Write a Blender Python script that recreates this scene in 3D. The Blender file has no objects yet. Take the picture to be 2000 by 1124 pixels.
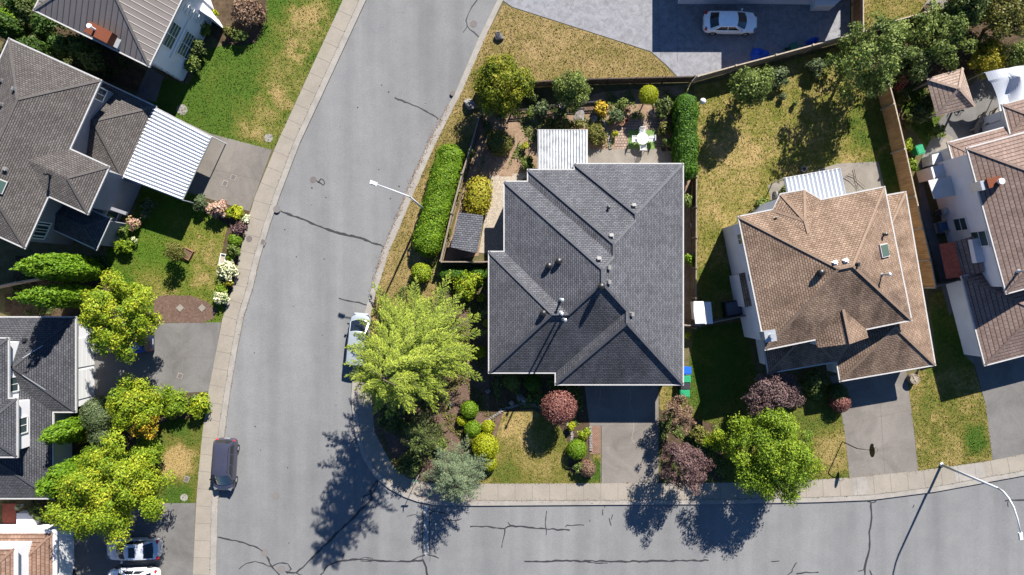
import bpy, bmesh, math, random
import numpy as np
from mathutils import Vector, Matrix
from mathutils.geometry import tessellate_polygon

S = bpy.context.scene
C = S.collection
R = math.radians
H = 56.0            # height of the camera above the ground, metres
PPM = 22.0          # photograph pixels per metre of ground

# ------------------------------------------------------------ camera, sky, sun
cam = bpy.data.cameras.new('camera'); co = bpy.data.objects.new('camera', cam); C.objects.link(co)
co.location = (0, 0, H); co.rotation_euler = (0, 0, 0)
cam.sensor_width = 36; cam.lens = 36*H/(2000/PPM); cam.clip_end = 3000
S.camera = co
SUN_EL = R(37.2); sx, sy = .417, .909
w = bpy.data.worlds.new('World'); S.world = w; w.use_nodes = True
nt = w.node_tree; bg = nt.nodes['Background']
sky = nt.nodes.new('ShaderNodeTexSky'); sky.sky_type = 'NISHITA'; sky.sun_disc = False
sky.sun_elevation = SUN_EL; sky.sun_rotation = math.atan2(sx, sy)
nt.links.new(sky.outputs[0], bg.inputs[0]); bg.inputs[1].default_value = .056
sky.dust_density = 0; sky.ozone_density = 10; sky.air_density = 1
sl = bpy.data.lights.new('sun', 'SUN'); sl.energy = 5; sl.angle = R(.5); sl.color = (1, .95, .87)
so = bpy.data.objects.new('sun', sl); C.objects.link(so); so.location = (20, 40, 60)
so.rotation_euler = Vector((-sx*math.cos(SUN_EL), -sy*math.cos(SUN_EL), -math.sin(SUN_EL))).to_track_quat('-Z', 'Y').to_euler()
S.view_settings.view_transform = 'Standard'; S.view_settings.look = 'None'
S.view_settings.exposure = 1.47; S.view_settings.gamma = 1; S.view_settings.use_curve_mapping = False

# ------------------------------------------------------------ helpers
def P(px, py, z=0):
    "a point of the photograph (2000x1124) at height z, in world metres"
    k = (H-z)/H/PPM
    return Vector(((px-1000)*k, -(py-562)*k, z))
def PL(pts, z=0): return [P(a, b, z) for a, b in pts]
rng = np.random.default_rng(7)
random.seed(5)

def tag(o, label=None, cat=None, group=None, kind=None):
    if label: o['label'] = label
    if cat: o['category'] = cat
    if group: o['group'] = group
    if kind: o['kind'] = kind
    return o
def empty(name, loc, label=None, cat=None, group=None, rz=0):
    o = bpy.data.objects.new(name, None); C.objects.link(o); o.location = loc; o.rotation_euler = (0, 0, rz)
    o.empty_display_size = .3
    return tag(o, label, cat, group)
def copy_tree(o, parent=None):
    c = o.copy(); C.objects.link(c)
    if parent: c.parent = parent
    for ch in list(o.children): copy_tree(ch, c)
    return c

def area(p): return .5*sum(p[i][0]*p[(i+1) % len(p)][1]-p[(i+1) % len(p)][0]*p[i][1] for i in range(len(p)))
def ccw(p):
    p = [Vector((q[0], q[1], 0)) for q in p]
    return p if area(p) > 0 else p[::-1]
def offset_poly(p, d):
    "offset inward by d (p counter-clockwise)"
    n = len(p); out = []
    for i in range(n):
        a, b, c = p[i-1], p[i], p[(i+1) % n]
        e1 = (b-a).normalized(); e2 = (c-b).normalized()
        n1 = Vector((-e1.y, e1.x, 0)); n2 = Vector((-e2.y, e2.x, 0))
        m = n1+n2
        if m.length < .05: out.append(b+n1*d); continue
        m.normalize(); out.append(b+m*(d/max(.3, m.dot(n1))))
    return out

class MB:
    def __init__(s): s.v = []; s.f = []; s.uv = {}
    def add(s, vs, fs):
        o = len(s.v); s.v += [tuple(x) for x in vs]; s.f += [tuple(o+i for i in f) for f in fs]; return s
    def box(s, c, d, rz=0, M=None, taper=1):
        x, y, z = d[0]/2, d[1]/2, d[2]/2
        vs = [Vector((i*x*(taper if k > 0 else 1), j*y*(taper if k > 0 else 1), k*z)) for k in (-1, 1) for j in (-1, 1) for i in (-1, 1)]
        m = M if M else Matrix.Rotation(rz, 4, 'Z')
        vs = [m @ q + Vector(c) for q in vs]
        return s.add(vs, [(0, 2, 3, 1), (4, 5, 7, 6), (0, 1, 5, 4), (2, 6, 7, 3), (0, 4, 6, 2), (1, 3, 7, 5)])
    def bar(s, a, b, wd, ht):
        a = Vector(a); b = Vector(b); d = b-a; L = d.length
        if L < 1e-5: return s
        q = d.to_track_quat('X', 'Z').to_matrix().to_4x4()
        return s.box((a+b)/2, (L, wd, ht), M=q)
    def prism(s, poly, z0, z1):
        p = ccw(poly); n = len(p)
        tri = tessellate_polygon([[Vector((q.x, q.y, 0)) for q in p]])
        vs = [(q.x, q.y, z1) for q in p]+[(q.x, q.y, z0) for q in p]
        fs = []
        for a, b, c in tri:
            cr = (p[b]-p[a]).cross(p[c]-p[a]).z
            if cr < 0: a, b, c = c, b, a
            fs.append((a, b, c)); fs.append((n+c, n+b, n+a))
        fs += [(i, i+n, (i+1) % n+n, (i+1) % n) for i in range(n)]
        return s.add(vs, fs)
    def tube(s, pts, r, n=8, cap=True):
        pts = [Vector(p) for p in pts]; rs = r if isinstance(r, (list, tuple)) else [r]*len(pts)
        vs = []; ref = None
        for i, p in enumerate(pts):
            t = (pts[min(i+1, len(pts)-1)]-pts[max(i-1, 0)]).normalized()
            if ref is None: ref = Vector((0, 0, 1)) if abs(t.z) < .9 else Vector((1, 0, 0))
            u = t.cross(ref).normalized(); v = t.cross(u).normalized(); ref = -v if False else ref
            if abs(t.dot(ref)) > .97: u = t.cross(Vector((1, 0, 0))).normalized(); v = t.cross(u)
            vs += [p+(u*math.cos(2*math.pi*j/n)+v*math.sin(2*math.pi*j/n))*rs[i] for j in range(n)]
        fs = [(i*n+j, i*n+(j+1) % n, (i+1)*n+(j+1) % n, (i+1)*n+j) for i in range(len(pts)-1) for j in range(n)]
        if cap: fs += [tuple(range(n))[::-1], tuple((len(pts)-1)*n+j for j in range(n))]
        return s.add(vs, fs)
    def lathe(s, prof, c=(0, 0, 0), n=20):
        vs = [(c[0]+r*math.cos(2*math.pi*j/n), c[1]+r*math.sin(2*math.pi*j/n), c[2]+z) for r, z in prof for j in range(n)]
        m = len(prof)
        fs = [(i*n+j, i*n+(j+1) % n, (i+1)*n+(j+1) % n, (i+1)*n+j) for i in range(m-1) for j in range(n)]
        fs += [tuple(range(n))[::-1], tuple((m-1)*n+j for j in range(n))]
        return s.add(vs, fs)
    def strip(s, pts, wd, z):
        "a flat ribbon along a polyline, lying at height z"
        pts = [Vector((p[0], p[1], 0)) for p in pts]; n = len(pts); vs = []
        for i in range(n):
            t = (pts[min(i+1, n-1)]-pts[max(i-1, 0)]).normalized(); u = Vector((-t.y, t.x, 0))
            ww = wd if not callable(wd) else wd(i)
            vs += [pts[i]+u*ww/2+Vector((0, 0, z)), pts[i]-u*ww/2+Vector((0, 0, z))]
        return s.add(vs, [(2*i+1, 2*i+3, 2*i+2, 2*i) for i in range(n-1)])
    def build(s, name, mat, parent=None, smooth=False, world=True, recalc=True):
        "world=True: vertices are world coordinates, re-expressed in the parent's frame"
        me = bpy.data.meshes.new(name)
        vs = s.v
        if parent is not None and world:
            q = parent
            M = Matrix.Identity(4)
            while q is not None:
                M = q.matrix_basis @ M; q = q.parent
            Mi = M.inverted(); vs = [tuple(Mi @ Vector(v)) for v in vs]
        elif parent is None and vs and world == 'centre':
            pass
        me.from_pydata(vs, [], s.f)
        if recalc:
            b = bmesh.new(); b.from_mesh(me); bmesh.ops.recalc_face_normals(b, faces=b.faces); b.to_mesh(me); b.free()
        me.materials.append(mat)
        if smooth: me.polygons.foreach_set('use_smooth', [True]*len(me.polygons))
        o = bpy.data.objects.new(name, me); C.objects.link(o)
        if parent is not None: o.parent = parent
        return o

# ------------------------------------------------------------ materials
def newmat(name, rough=.8, spec=.3):
    m = bpy.data.materials.new(name); m.use_nodes = True
    b = m.node_tree.nodes['Principled BSDF']; b.inputs['Roughness'].default_value = rough
    b.inputs['Specular IOR Level'].default_value = spec
    return m, m.node_tree, b
class N:
    "short node helper"
    def __init__(s, nt): s.nt = nt
    def n(s, t, **k):
        x = s.nt.nodes.new('ShaderNode'+t)
        for a, b in k.items(): setattr(x, a, b)
        return x
    def l(s, a, b): s.nt.links.new(a, b)
    def pos(s): return s.n('NewGeometry').outputs['Position']
    def uv(s): return s.n('UVMap').outputs[0]
    def obj(s): return s.n('TexCoord').outputs['Object']
    def noise(s, v, sc, det=4, rough=.6, dist=0):
        x = s.n('TexNoise'); x.inputs['Scale'].default_value = sc; x.inputs['Detail'].default_value = det
        x.inputs['Roughness'].default_value = rough; x.inputs['Distortion'].default_value = dist
        if v is not None: s.l(v, x.inputs['Vector'])
        return x.outputs['Fac']
    def math(s, op, a, b=None, clamp=False):
        x = s.n('Math', operation=op); x.use_clamp = clamp
        for i, q in enumerate((a, b)):
            if q is None: continue
            if isinstance(q, (int, float)): x.inputs[i].default_value = q
            else: s.l(q, x.inputs[i])
        return x.outputs[0]
    def ramp(s, f, stops):
        x = s.n('ValToRGB'); e = x.color_ramp.elements
        while len(e) < len(stops): e.new(.5)
        for q, (p, c) in zip(e, stops): q.position = p; q.color = (*c, 1)
        s.l(f, x.inputs[0]); return x.outputs[0]
    def mix(s, f, a, b, mode='MIX'):
        x = s.n('Mix', data_type='RGBA', blend_type=mode)
        for i, q in ((0, f), (6, a), (7, b)):
            if isinstance(q, (int, float)): x.inputs[i].default_value = q
            elif isinstance(q, tuple): x.inputs[i].default_value = (*q, 1)
            else: s.l(q, x.inputs[i])
        return x.outputs[2]
    def mapr(s, v, a, b, c=0, d=1, smooth=True):
        x = s.n('MapRange'); x.interpolation_type = 'SMOOTHSTEP' if smooth else 'LINEAR'
        s.l(v, x.inputs[0])
        for i, q in zip((1, 2, 3, 4), (a, b, c, d)): x.inputs[i].default_value = q
        return x.outputs[0]
    def bump(s, h, st, dist, b):
        x = s.n('Bump'); x.inputs['Strength'].default_value = st; x.inputs['Distance'].default_value = dist
        s.l(h, x.inputs['Height']); s.l(x.outputs[0], b.inputs['Normal'])
    def scale(s, v, sc, rot=0):
        x = s.n('Mapping'); x.inputs['Scale'].default_value = sc; x.inputs['Rotation'].default_value = (0, 0, rot)
        s.l(v, x.inputs[0]); return x.outputs[0]
def tup(c, f): return tuple(min(1, x*f) for x in c)

def plain(name, col, rough=.6, var=.12, sc=6, metal=0, spec=.4, alpha=None):
    m, t, b = newmat(name, rough, spec); n = N(t)
    f = n.noise(n.obj(), sc, 5)
    n.l(n.ramp(f, [(.3, tup(col, 1-var)), (.7, tup(col, 1+var))]), b.inputs['Base Color'])
    b.inputs['Metallic'].default_value = metal
    return m
def asphalt(name, col, streak=0):
    m, t, b = newmat(name, .9, .2); n = N(t); p = n.pos()
    big = n.noise(n.scale(p, (.09, .03, .1), R(-12)), 1, 4, .6, .5)
    fine = n.noise(p, 9, 4, .8); spk = n.noise(p, 28, 2, .9)
    mid = n.noise(p, .5, 5, .7)
    wheel = n.noise(n.scale(p, (.55, .03, .1), R(-10)), 1, 3, .5)
    c = n.ramp(big, [(.3, tup(col, .9)), (.7, tup(col, 1.1))])
    c = n.mix(.5, c, n.ramp(mid, [(.3, (.8, .8, .8)), (.75, (1.13, 1.12, 1.1))]), 'MULTIPLY')
    c = n.mix(.75, c, n.ramp(wheel, [(.35, (.85, .85, .86)), (.65, (1.1, 1.1, 1.1))]), 'MULTIPLY')
    c = n.mix(.6, c, n.ramp(fine, [(.3, (.8, .8, .8)), (.7, (1.14, 1.14, 1.14))]), 'MULTIPLY')
    c = n.mix(.5, c, n.ramp(spk, [(.38, (.55, .55, .55)), (.5, (1, 1, 1)), (.72, (1.25, 1.25, 1.25))]), 'MULTIPLY')
    n.l(c, b.inputs['Base Color']); n.bump(fine, .3, .01, b)
    return m
def concrete(name, col, stain=.3, st_sc=.5, warm=(1, .96, .9), bump=.2):
    m, t, b = newmat(name, .9, .2); n = N(t); p = n.pos()
    c = n.ramp(n.noise(p, st_sc, 6, .7, .6), [(.3, tup(col, 1-stain)), (.62, tup(col, 1.08))])
    c = n.mix(.5, c, n.ramp(n.noise(p, 7, 5, .8), [(.3, (.78, .78, .78)), (.7, (1.15, 1.15, 1.15))]), 'MULTIPLY')
    c = n.mix(.5, c, n.ramp(n.noise(p, 25, 2, .8), [(.3, (.75, .75, .75)), (.7, (1.15, 1.15, 1.15))]), 'MULTIPLY')
    c = n.mix(.6, c, n.ramp(n.noise(p, 1.7, 5, .75, 1.5), [(.55, (1, 1, 1)), (.75, warm)]), 'MULTIPLY')
    n.l(c, b.inputs['Base Color']); n.bump(n.noise(p, 14, 4), bump, .01, b)
    return m
def lawn_mat(name, base, blobs=(), amp=.9, green=(.04, .075, .01), mid=(.105, .1, .022), dry=(.27, .195, .085), sc=.55):
    green, mid, dry = tup(green, 1.12), tup(mid, 1.1), tup(dry, 1.05)
    "grass whose dryness (0 green .. 1 straw) varies by patches; blobs = (px,py,radius_px,amount)"
    m, t, b = newmat(name, .95, .1); n = N(t); p = n.pos()
    f = n.math('MULTIPLY', n.math('SUBTRACT', n.noise(p, sc, 6, .65, .4), .5), amp*1.6)
    f = n.math('ADD', f, base)
    f = n.math('ADD', f, n.math('MULTIPLY', n.math('SUBTRACT', n.noise(p, 3.2, 5, .85), .5), amp*2.0))
    warp = n.noise(p, .7, 3)
    for px, py, r, a in blobs:
        q = P(px, py)
        v = n.n('VectorMath', operation='DISTANCE'); n.l(p, v.inputs[0]); v.inputs[1].default_value = (q.x, q.y, 0)
        d = n.math('ADD', v.outputs['Value'], n.math('MULTIPLY', n.math('SUBTRACT', warp, .5), r/22*1.2))
        f = n.math('ADD', f, n.mapr(d, r/22*.25, r/22, a, 0))
    f = n.math('ADD', f, 0, True)
    c = n.ramp(f, [(.05, green), (.5, mid), (.95, dry)])
    c = n.mix(.75, c, n.ramp(n.noise(p, 12, 3, .9), [(.3, (.45, .5, .42)), (.5, (1, 1, 1)), (.7, (1.6, 1.5, 1.4))]), 'MULTIPLY')
    c = n.mix(.6, c, n.ramp(n.noise(p, 34, 2, .9), [(.3, (.5, .55, .5)), (.7, (1.4, 1.35, 1.3))]), 'MULTIPLY')
    n.l(c, b.inputs['Base Color']); n.bump(n.noise(p, 15, 4, .9), .9, .06, b)
    return m
def soil_mat(name, a, c2, sc=2, bump=.8):
    m, t, b = newmat(name, .95, .1); n = N(t); p = n.pos()
    c = n.ramp(n.noise(p, sc, 6, .75, .5), [(.3, a), (.7, c2)])
    c = n.mix(.8, c, n.ramp(n.noise(p, 14, 3, .9), [(.3, (.45, .45, .45)), (.7, (1.5, 1.45, 1.4))]), 'MULTIPLY')
    n.l(c, b.inputs['Base Color']); n.bump(n.noise(p, 12, 5, .9), bump, .06, b)
    return m
def shingle(name, a, c2, stain=(.5, .5, .5), row=.2, wd=.34, moss=0, line=.45, rows_only=False, st=.35, ms=.022, rm=.55, r0=.62, algae_shade=()):
    m, t, b = newmat(name, .92, .15); n = N(t); uv = n.uv()
    br = n.n('TexBrick'); n.l(uv, br.inputs[0]); br.offset = .5
    for k, v in (('Scale', 1), ('Mortar Size', ms), ('Mortar Smooth', .3), ('Bias', 0), ('Brick Width', wd), ('Row Height', row)): br.inputs[k].default_value = v
    br.inputs['Color1'].default_value = (*a, 1); br.inputs['Color2'].default_value = (*c2, 1); br.inputs['Mortar'].default_value = (*tup(a, line), 1)
    sep = n.n('SeparateXYZ'); n.l(uv, sep.inputs[0])
    fr = n.math('FRACT', n.math('DIVIDE', sep.outputs[1], row))
    rowshade = n.ramp(fr, [(0, (r0, r0, r0)), (.22, (1, 1, 1)), (.9, (1.08, 1.08, 1.08)), (1, (.7, .7, .7))])
    c = n.mix(rm, br.outputs['Color'], rowshade, 'MULTIPLY')
    p = n.pos()
    c = n.mix(st, c, n.ramp(n.noise(n.scale(uv, (.9, .22, 1)), 1, 5, .65), [(.32, stain), (.58, (1.1, 1.1, 1.1))]), 'MULTIPLY')
    c = n.mix(.45, c, n.ramp(n.noise(p, 9, 4, .85), [(.3, (.7, .7, .7)), (.7, (1.22, 1.22, 1.22))]), 'MULTIPLY')
    c = n.mix(.4, c, n.ramp(n.noise(p, .35, 5, .6, .8), [(.35, (.75, .74, .74)), (.65, (1.15, 1.15, 1.14))]), 'MULTIPLY')
    if algae_shade:   # ragged algal streaks that also paint shade into slopes facing away from sun
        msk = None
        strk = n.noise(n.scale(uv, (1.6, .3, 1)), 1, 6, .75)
        for px, py, r, a_ in algae_shade:
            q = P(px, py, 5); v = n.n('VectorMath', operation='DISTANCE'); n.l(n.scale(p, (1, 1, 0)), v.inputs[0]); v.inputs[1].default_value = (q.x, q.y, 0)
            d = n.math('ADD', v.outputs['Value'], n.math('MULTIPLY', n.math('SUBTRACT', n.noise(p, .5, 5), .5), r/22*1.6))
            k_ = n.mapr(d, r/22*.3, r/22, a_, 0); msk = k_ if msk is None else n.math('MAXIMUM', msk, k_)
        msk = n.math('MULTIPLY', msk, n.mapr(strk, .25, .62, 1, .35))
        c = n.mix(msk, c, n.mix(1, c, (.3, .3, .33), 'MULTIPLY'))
    n.l(c, b.inputs['Base Color'])
    hgt = n.math('ADD', n.math('MULTIPLY', fr, -1), n.math('MULTIPLY', br.outputs['Fac'], -.6))
    n.bump(hgt, .9, .035, b)
    return m
def seam_roof(name, col, sp=.5):
    m, t, b = newmat(name, .5, .4); n = N(t); uv = n.uv(); sep = n.n('SeparateXYZ'); n.l(uv, sep.inputs[0])
    fr = n.math('FRACT', n.math('DIVIDE', sep.outputs[0], sp))
    fv = n.math('FRACT', n.math('DIVIDE', sep.outputs[1], .38))
    c = n.ramp(fr, [(0, tup(col, .3)), (.1, tup(col, .35)), (.16, tup(col, 1.1)), (1, col)])
    c = n.mix(.35, c, n.ramp(fv, [(0, (.72, .72, .72)), (.1, (1, 1, 1)), (1, (1, 1, 1))]), 'MULTIPLY')
    c = n.mix(.5, c, n.ramp(n.noise(n.scale(uv, (2, .5, 1)), 1, 5), [(.3, (.75, .75, .75)), (.7, (1.1, 1.1, 1.1))]), 'MULTIPLY')
    n.l(c, b.inputs['Base Color'])
    n.bump(n.ramp(fr, [(0, (1, 1, 1)), (.12, (1, 1, 1)), (.2, (0, 0, 0))]), .6, .05, b)
    return m
def leaf_mat(name, c1, c2, c3=None, transl=.32):
    "leaf colours vary leaf by leaf (tint attribute) and twig by twig"
    m, t, b = newmat(name, .6, .25); n = N(t)
    at = n.n('Attribute', attribute_name='tint').outputs['Fac']
    c3 = c3 or c2
    c = n.ramp(at, [(.0, c1), (.55, c2), (1, c3)])
    c = n.mix(.5, c, n.ramp(n.noise(n.obj(), 1.1, 4), [(.3, (.68, .72, .7)), (.7, (1.25, 1.2, 1.1))]), 'MULTIPLY')
    n.l(c, b.inputs['Base Color'])
    tr = n.n('BsdfTranslucent'); n.l(c, tr.inputs[0])
    mx = n.n('MixShader'); mx.inputs[0].default_value = transl
    n.l(b.outputs[0], mx.inputs[1]); n.l(tr.outputs[0], mx.inputs[2])
    n.l(mx.outputs[0], t.nodes['Material Output'].inputs[0])
    return m
def wood(name, col, sc=1):
    m, t, b = newmat(name, .8, .2); n = N(t); p = n.obj()
    c = n.ramp(n.noise(n.scale(p, (7, 7, .6)), 1, 4, .7), [(.3, tup(col, .6)), (.7, tup(col, 1.25))])
    c = n.mix(.5, c, n.ramp(n.noise(p, 1.3, 5), [(.3, (.7, .68, .65)), (.7, (1.1, 1.1, 1.1))]), 'MULTIPLY')
    n.l(c, b.inputs['Base Color']); return m
def stucco(name, col):
    m, t, b = newmat(name, .85, .2); n = N(t); p = n.pos()
    c = n.ramp(n.noise(p, .6, 5), [(.3, tup(col, .88)), (.7, tup(col, 1.03))])
    sep = n.n('SeparateXYZ'); n.l(p, sep.inputs[0])
    fr = n.math('FRACT', n.math('DIVIDE', sep.outputs[2], .2))
    c = n.mix(.35, c, n.ramp(fr, [(0, (.6, .6, .6)), (.15, (1, 1, 1)), (1, (1, 1, 1))]), 'MULTIPLY')
    n.l(c, b.inputs['Base Color']); n.bump(n.noise(p, 20, 3), .2, .01, b); return m
def glass_mat(name, col=(.02, .03, .035)):
    m, t, b = newmat(name, .06, .8); b.inputs['Base Color'].default_value = (*col, 1); return m
def paint(name, col, metal=.3, rough=.28):
    m, t, b = newmat(name, rough, .5); b.inputs['Base Color'].default_value = (*col, 1)
    b.inputs['Metallic'].default_value = metal; b.inputs['Coat Weight'].default_value = .6; b.inputs['Coat Roughness'].default_value = .08
    n = N(t); n.l(n.ramp(n.noise(n.obj(), 3, 4), [(.3, tup(col, .93)), (.7, tup(col, 1.04))]), b.inputs['Base Color'])
    return m

M = {}
M['asphalt'] = asphalt('asphalt', (.155, .156, .158))
M['tar'] = plain('tar', (.022, .022, .024), .7)
M['roadpaint'] = plain('worn_paint', (.5, .5, .5), .8, .25, 9)
M['sidewalk'] = concrete('sidewalk_concrete', (.222, .197, .165), .14, .4)
M['kerb'] = concrete('kerb_concrete', (.24, .222, .2), .2, .8)
M['joint'] = plain('joint', (.125, .11, .095), .9)
M['drive'] = concrete('driveway_concrete', (.155, .14, .125), .28, .35)
M['drive_dark'] = concrete('driveway_dark', (.125, .12, .115), .3, .35)
M['stamped'] = concrete('stamped_concrete', (.2, .2, .215), .35, 1.8, (.8, .8, .8), .5)
M['patio'] = concrete('patio_concrete', (.19, .17, .145), .3, .6)
M['paver'] = shingle('patio_pavers', (.2, .15, .12), (.26, .19, .15), row=.25, wd=.25, line=.4)
M['brickpath'] = shingle('brick_path', (.2, .12, .09), (.26, .16, .12), row=.1, wd=.2, line=.5)
M['soil'] = soil_mat('garden_soil', (.035, .025, .015), (.1, .07, .045))
M['mulch'] = soil_mat('bark_mulch', (.075, .05, .038), (.15, .1, .078), 3)
M['drysoil'] = soil_mat('dry_soil', (.15, .1, .065), (.28, .2, .14), 1.2)
M['gravel'] = soil_mat('gravel', (.22, .19, .15), (.4, .35, .29), 5)
M['edge'] = soil_mat('ground_cover', (.05, .06, .02), (.14, .11, .06), 1.5)
M['white'] = plain('white_paint', (.56, .56, .56), .5, .04)
M['gutter'] = plain('gutter', (.34, .335, .33), .5, .12)
M['black'] = plain('black_metal', (.012, .012, .013), .4)
M['steel'] = plain('galvanised', (.4, .42, .44), .35, .1, 3, .5)
M['lampwhite'] = plain('lamp_pole_paint', (.42, .43, .45), .4, .05)
M['dark_wood'] = wood('dark_fence_wood', (.07, .052, .042))
M['grey_wood'] = wood('grey_fence_wood', (.2, .165, .13))
M['cedar'] = wood('cedar', (.42, .23, .095))
M['redwood'] = wood('red_stained_wood', (.26, .07, .045))
M['pale_wood'] = wood('pale_timber', (.32, .27, .21))
M['bark'] = wood('bark', (.11, .08, .06))
M['glass'] = glass_mat('window_glass', (.03, .05, .055))
M['carglass'] = glass_mat('car_glass', (.008, .01, .013))
M['tyre'] = plain('tyre', (.015, .015, .015), .9)
M['rock'] = soil_mat('rock', (.12, .11, .105), (.3, .28, .27), 3)
M['terracotta'] = plain('terracotta', (.3, .13, .07), .8)
M['corr_white'] = plain('corrugated_white', (.5, .52, .55), .4, .06)
M['vent'] = plain('roof_vent_metal', (.16, .155, .15), .5, .2)
M['corr_grey'] = plain('corrugated_grey', (.36, .37, .38), .5, .3, 2)
M['white_wall'] = stucco('white_siding', (.6, .6, .62))
M['grey_wall'] = stucco('grey_siding', (.2, .2, .22))
M['beige_wall'] = stucco('beige_siding', (.5, .48, .46))
M['roof_dark'] = shingle('charcoal_shingles', (.077, .078, .088), (.115, .117, .132), (.55, .55, .57), .18, .3, st=.4, algae_shade=[(1080, 685, 85, .8), (1150, 615, 60, .8), (1010, 705, 60, .7), (1200, 715, 100, .8), (1210, 670, 50, .7)])
M['roof_dark2'] = shingle('black_shingles', (.05, .051, .058), (.078, .08, .089), (.6, .6, .6), .17, .28)
M['roof_brown'] = shingle('brown_shingles', (.19, .13, .092), (.268, .19, .14), (.36, .33, .32), .18, .29, st=.6, algae_shade=[(1645, 575, 70, 1), (1715, 612, 66, 1), (1560, 655, 65, .95), (1755, 695, 55, .9), (1700, 725, 45, .8), (1725, 400, 40, .35)])
M['roof_taupe'] = shingle('taupe_shingles', (.078, .07, .066), (.12, .109, .103), (.65, .63, .62), .16, .26)
M['tile_pink'] = shingle('pinkish_tiles', (.17, .12, .1), (.21, .152, .13), (.6, .6, .6), .33, .33, line=.6, ms=.012, rm=1, r0=.2)
M['tile_terra'] = shingle('terracotta_tiles', (.165, .1, .073), (.215, .138, .104), (.6, .6, .6), .3, .3, line=.6, ms=.012, rm=1, r0=.2)
M['seam'] = seam_roof('brown_metal_seams', (.135, .118, .11))
M['brick'] = shingle('chimney_brick', (.4, .13, .07), (.5, .18, .1), row=.09, wd=.2)
M['tile_light'] = shingle('pale_tan_tiles', (.23, .172, .14), (.28, .215, .18), row=.3, wd=.33, line=.6, ms=.012, rm=1, r0=.25)

# ------------------------------------------------------------ roofs and houses
def bm_done(b, name, mat, parent, caps=None, smooth=False):
    me = bpy.data.meshes.new(name); b.to_mesh(me); b.free(); me.materials.append(mat)
    Mi = Matrix.Translation(-parent.location) if parent else Matrix.Identity(4)
    me.transform(Mi)
    o = bpy.data.objects.new(name, me); C.objects.link(o); o.parent = parent; return o
def slope_uv(b):
    L = b.loops.layers.uv.new('UVMap')
    for f in b.faces:
        f.normal_update(); n = f.normal
        u = Vector((-n.y, n.x, 0))
        u = u.normalized() if u.length > .02 else Vector((1, 0, 0))
        v = n.cross(u)
        for l in f.loops: l[L].uv = (l.vert.co.dot(u), l.vert.co.dot(v))
capmats = {}
def capmat(mat, f=.8):
    if mat.name not in capmats:
        col = None
        for nd in mat.node_tree.nodes:
            if nd.type == 'TEX_BRICK': col = tuple(nd.inputs['Color1'].default_value)[:3]
        capmats[mat.name] = plain(mat.name+'_caps', tup(col or (.1, .09, .085), .9), .9, .25, 9)
    return capmats[mat.name]
def rect_snap(pw):
    p = ccw(pw); n = len(p)
    L = [(p[(i+1) % n]-p[i]).length for i in range(n)]; i = L.index(max(L))
    e = p[(i+1) % n]-p[i]; a = math.atan2(e.y, e.x)
    c = sum(p, Vector((0, 0, 0)))/n
    Rm = Matrix.Rotation(-a, 3, 'Z')
    q = [Rm @ (x-c) for x in p]
    hor = [abs((q[(i+1) % n]-q[i]).x) > abs((q[(i+1) % n]-q[i]).y) for i in range(n)]
    val = [((q[i]+q[(i+1) % n])/2).y if hor[i] else ((q[i]+q[(i+1) % n])/2).x for i in range(n)]
    out = []
    for i in range(n):
        j = (i-1) % n
        assert hor[i] != hor[j], (i, pw)
        out.append(Vector((val[j], val[i], 0)) if hor[i] else Vector((val[i], val[j], 0)))
    return out, hor, val, a, c
def hip_roof(parent, pw, z, pitch, mat, name='roof', caps=True, maxh=None):
    "hip roof over a rectilinear outline: every eave carries a plane of the same pitch"
    q, hor, val, a, c = rect_snap(pw); n = len(q)
    b = bmesh.new(); vs = [b.verts.new((x.x, x.y, 0)) for x in q]
    for t in tessellate_polygon([q]): b.faces.new([vs[i] for i in t])
    lines = set()
    for i in range(n):
        for j in range(i+1, n):
            if hor[i] != hor[j]:
                x0, y0 = (val[j], val[i]) if hor[i] else (val[i], val[j])
                lines.add((1, -1, round(x0-y0, 3))); lines.add((1, 1, round(x0+y0, 3)))
            elif abs(val[i]-val[j]) > .2:
                m = (val[i]+val[j])/2
                lines.add((0, 1, round(m, 3)) if hor[i] else (1, 0, round(m, 3)))
    for nx, ny, d in lines:
        no = Vector((nx, ny, 0)); l = no.length; no /= l
        bmesh.ops.bisect_plane(b, geom=b.verts[:]+b.edges[:]+b.faces[:], plane_co=no*(d/l), plane_no=no, dist=1e-4)
    def dist(p):
        best = 1e9
        for i in range(n):
            s, e = q[i], q[(i+1) % n]
            if hor[i]: dn = abs(p.y-val[i]); lo, hi = sorted((s.x, e.x)); dt = max(lo-p.x, 0, p.x-hi)
            else: dn = abs(p.x-val[i]); lo, hi = sorted((s.y, e.y)); dt = max(lo-p.y, 0, p.y-hi)
            best = min(best, max(dn, dt))
        return best if maxh is None else min(best, maxh)
    for v in b.verts: v.co.z = dist(v.co)*pitch
    bmesh.ops.recalc_face_normals(b, faces=b.faces)
    for f in b.faces:
        if f.normal.z < 0: f.normal_flip()
    bmesh.ops.dissolve_limit(b, angle_limit=R(.6), verts=b.verts, edges=b.edges)
    Mt = Matrix.Translation((c.x, c.y, z)) @ Matrix.Rotation(a, 4, 'Z')
    b.transform(Mt)
    b.normal_update()
    capm = MB()
    for e in b.edges:
        if len(e.link_faces) == 2:
            f1, f2 = e.link_faces
            if f1.normal.angle(f2.normal) < R(4): continue
            mid = (e.verts[0].co+e.verts[1].co)/2
            cc = f2.calc_center_median()-mid
            if f1.normal.dot(cc) < 0:
                v1, v2 = e.verts[0].co.copy(), e.verts[1].co.copy()
                nn = (f1.normal+f2.normal).normalized()*.012
                capm.bar(v1+nn, v2+nn, .2, .025)
    slope_uv(b)
    o = bm_done(b, name, mat, parent)
    if caps and capm.v: capm.build('ridge_cap', capmat(mat), o)
    outl = [Mt @ x for x in q]
    return o, [Vector((x.x, x.y, 0)) for x in outl]
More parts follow.
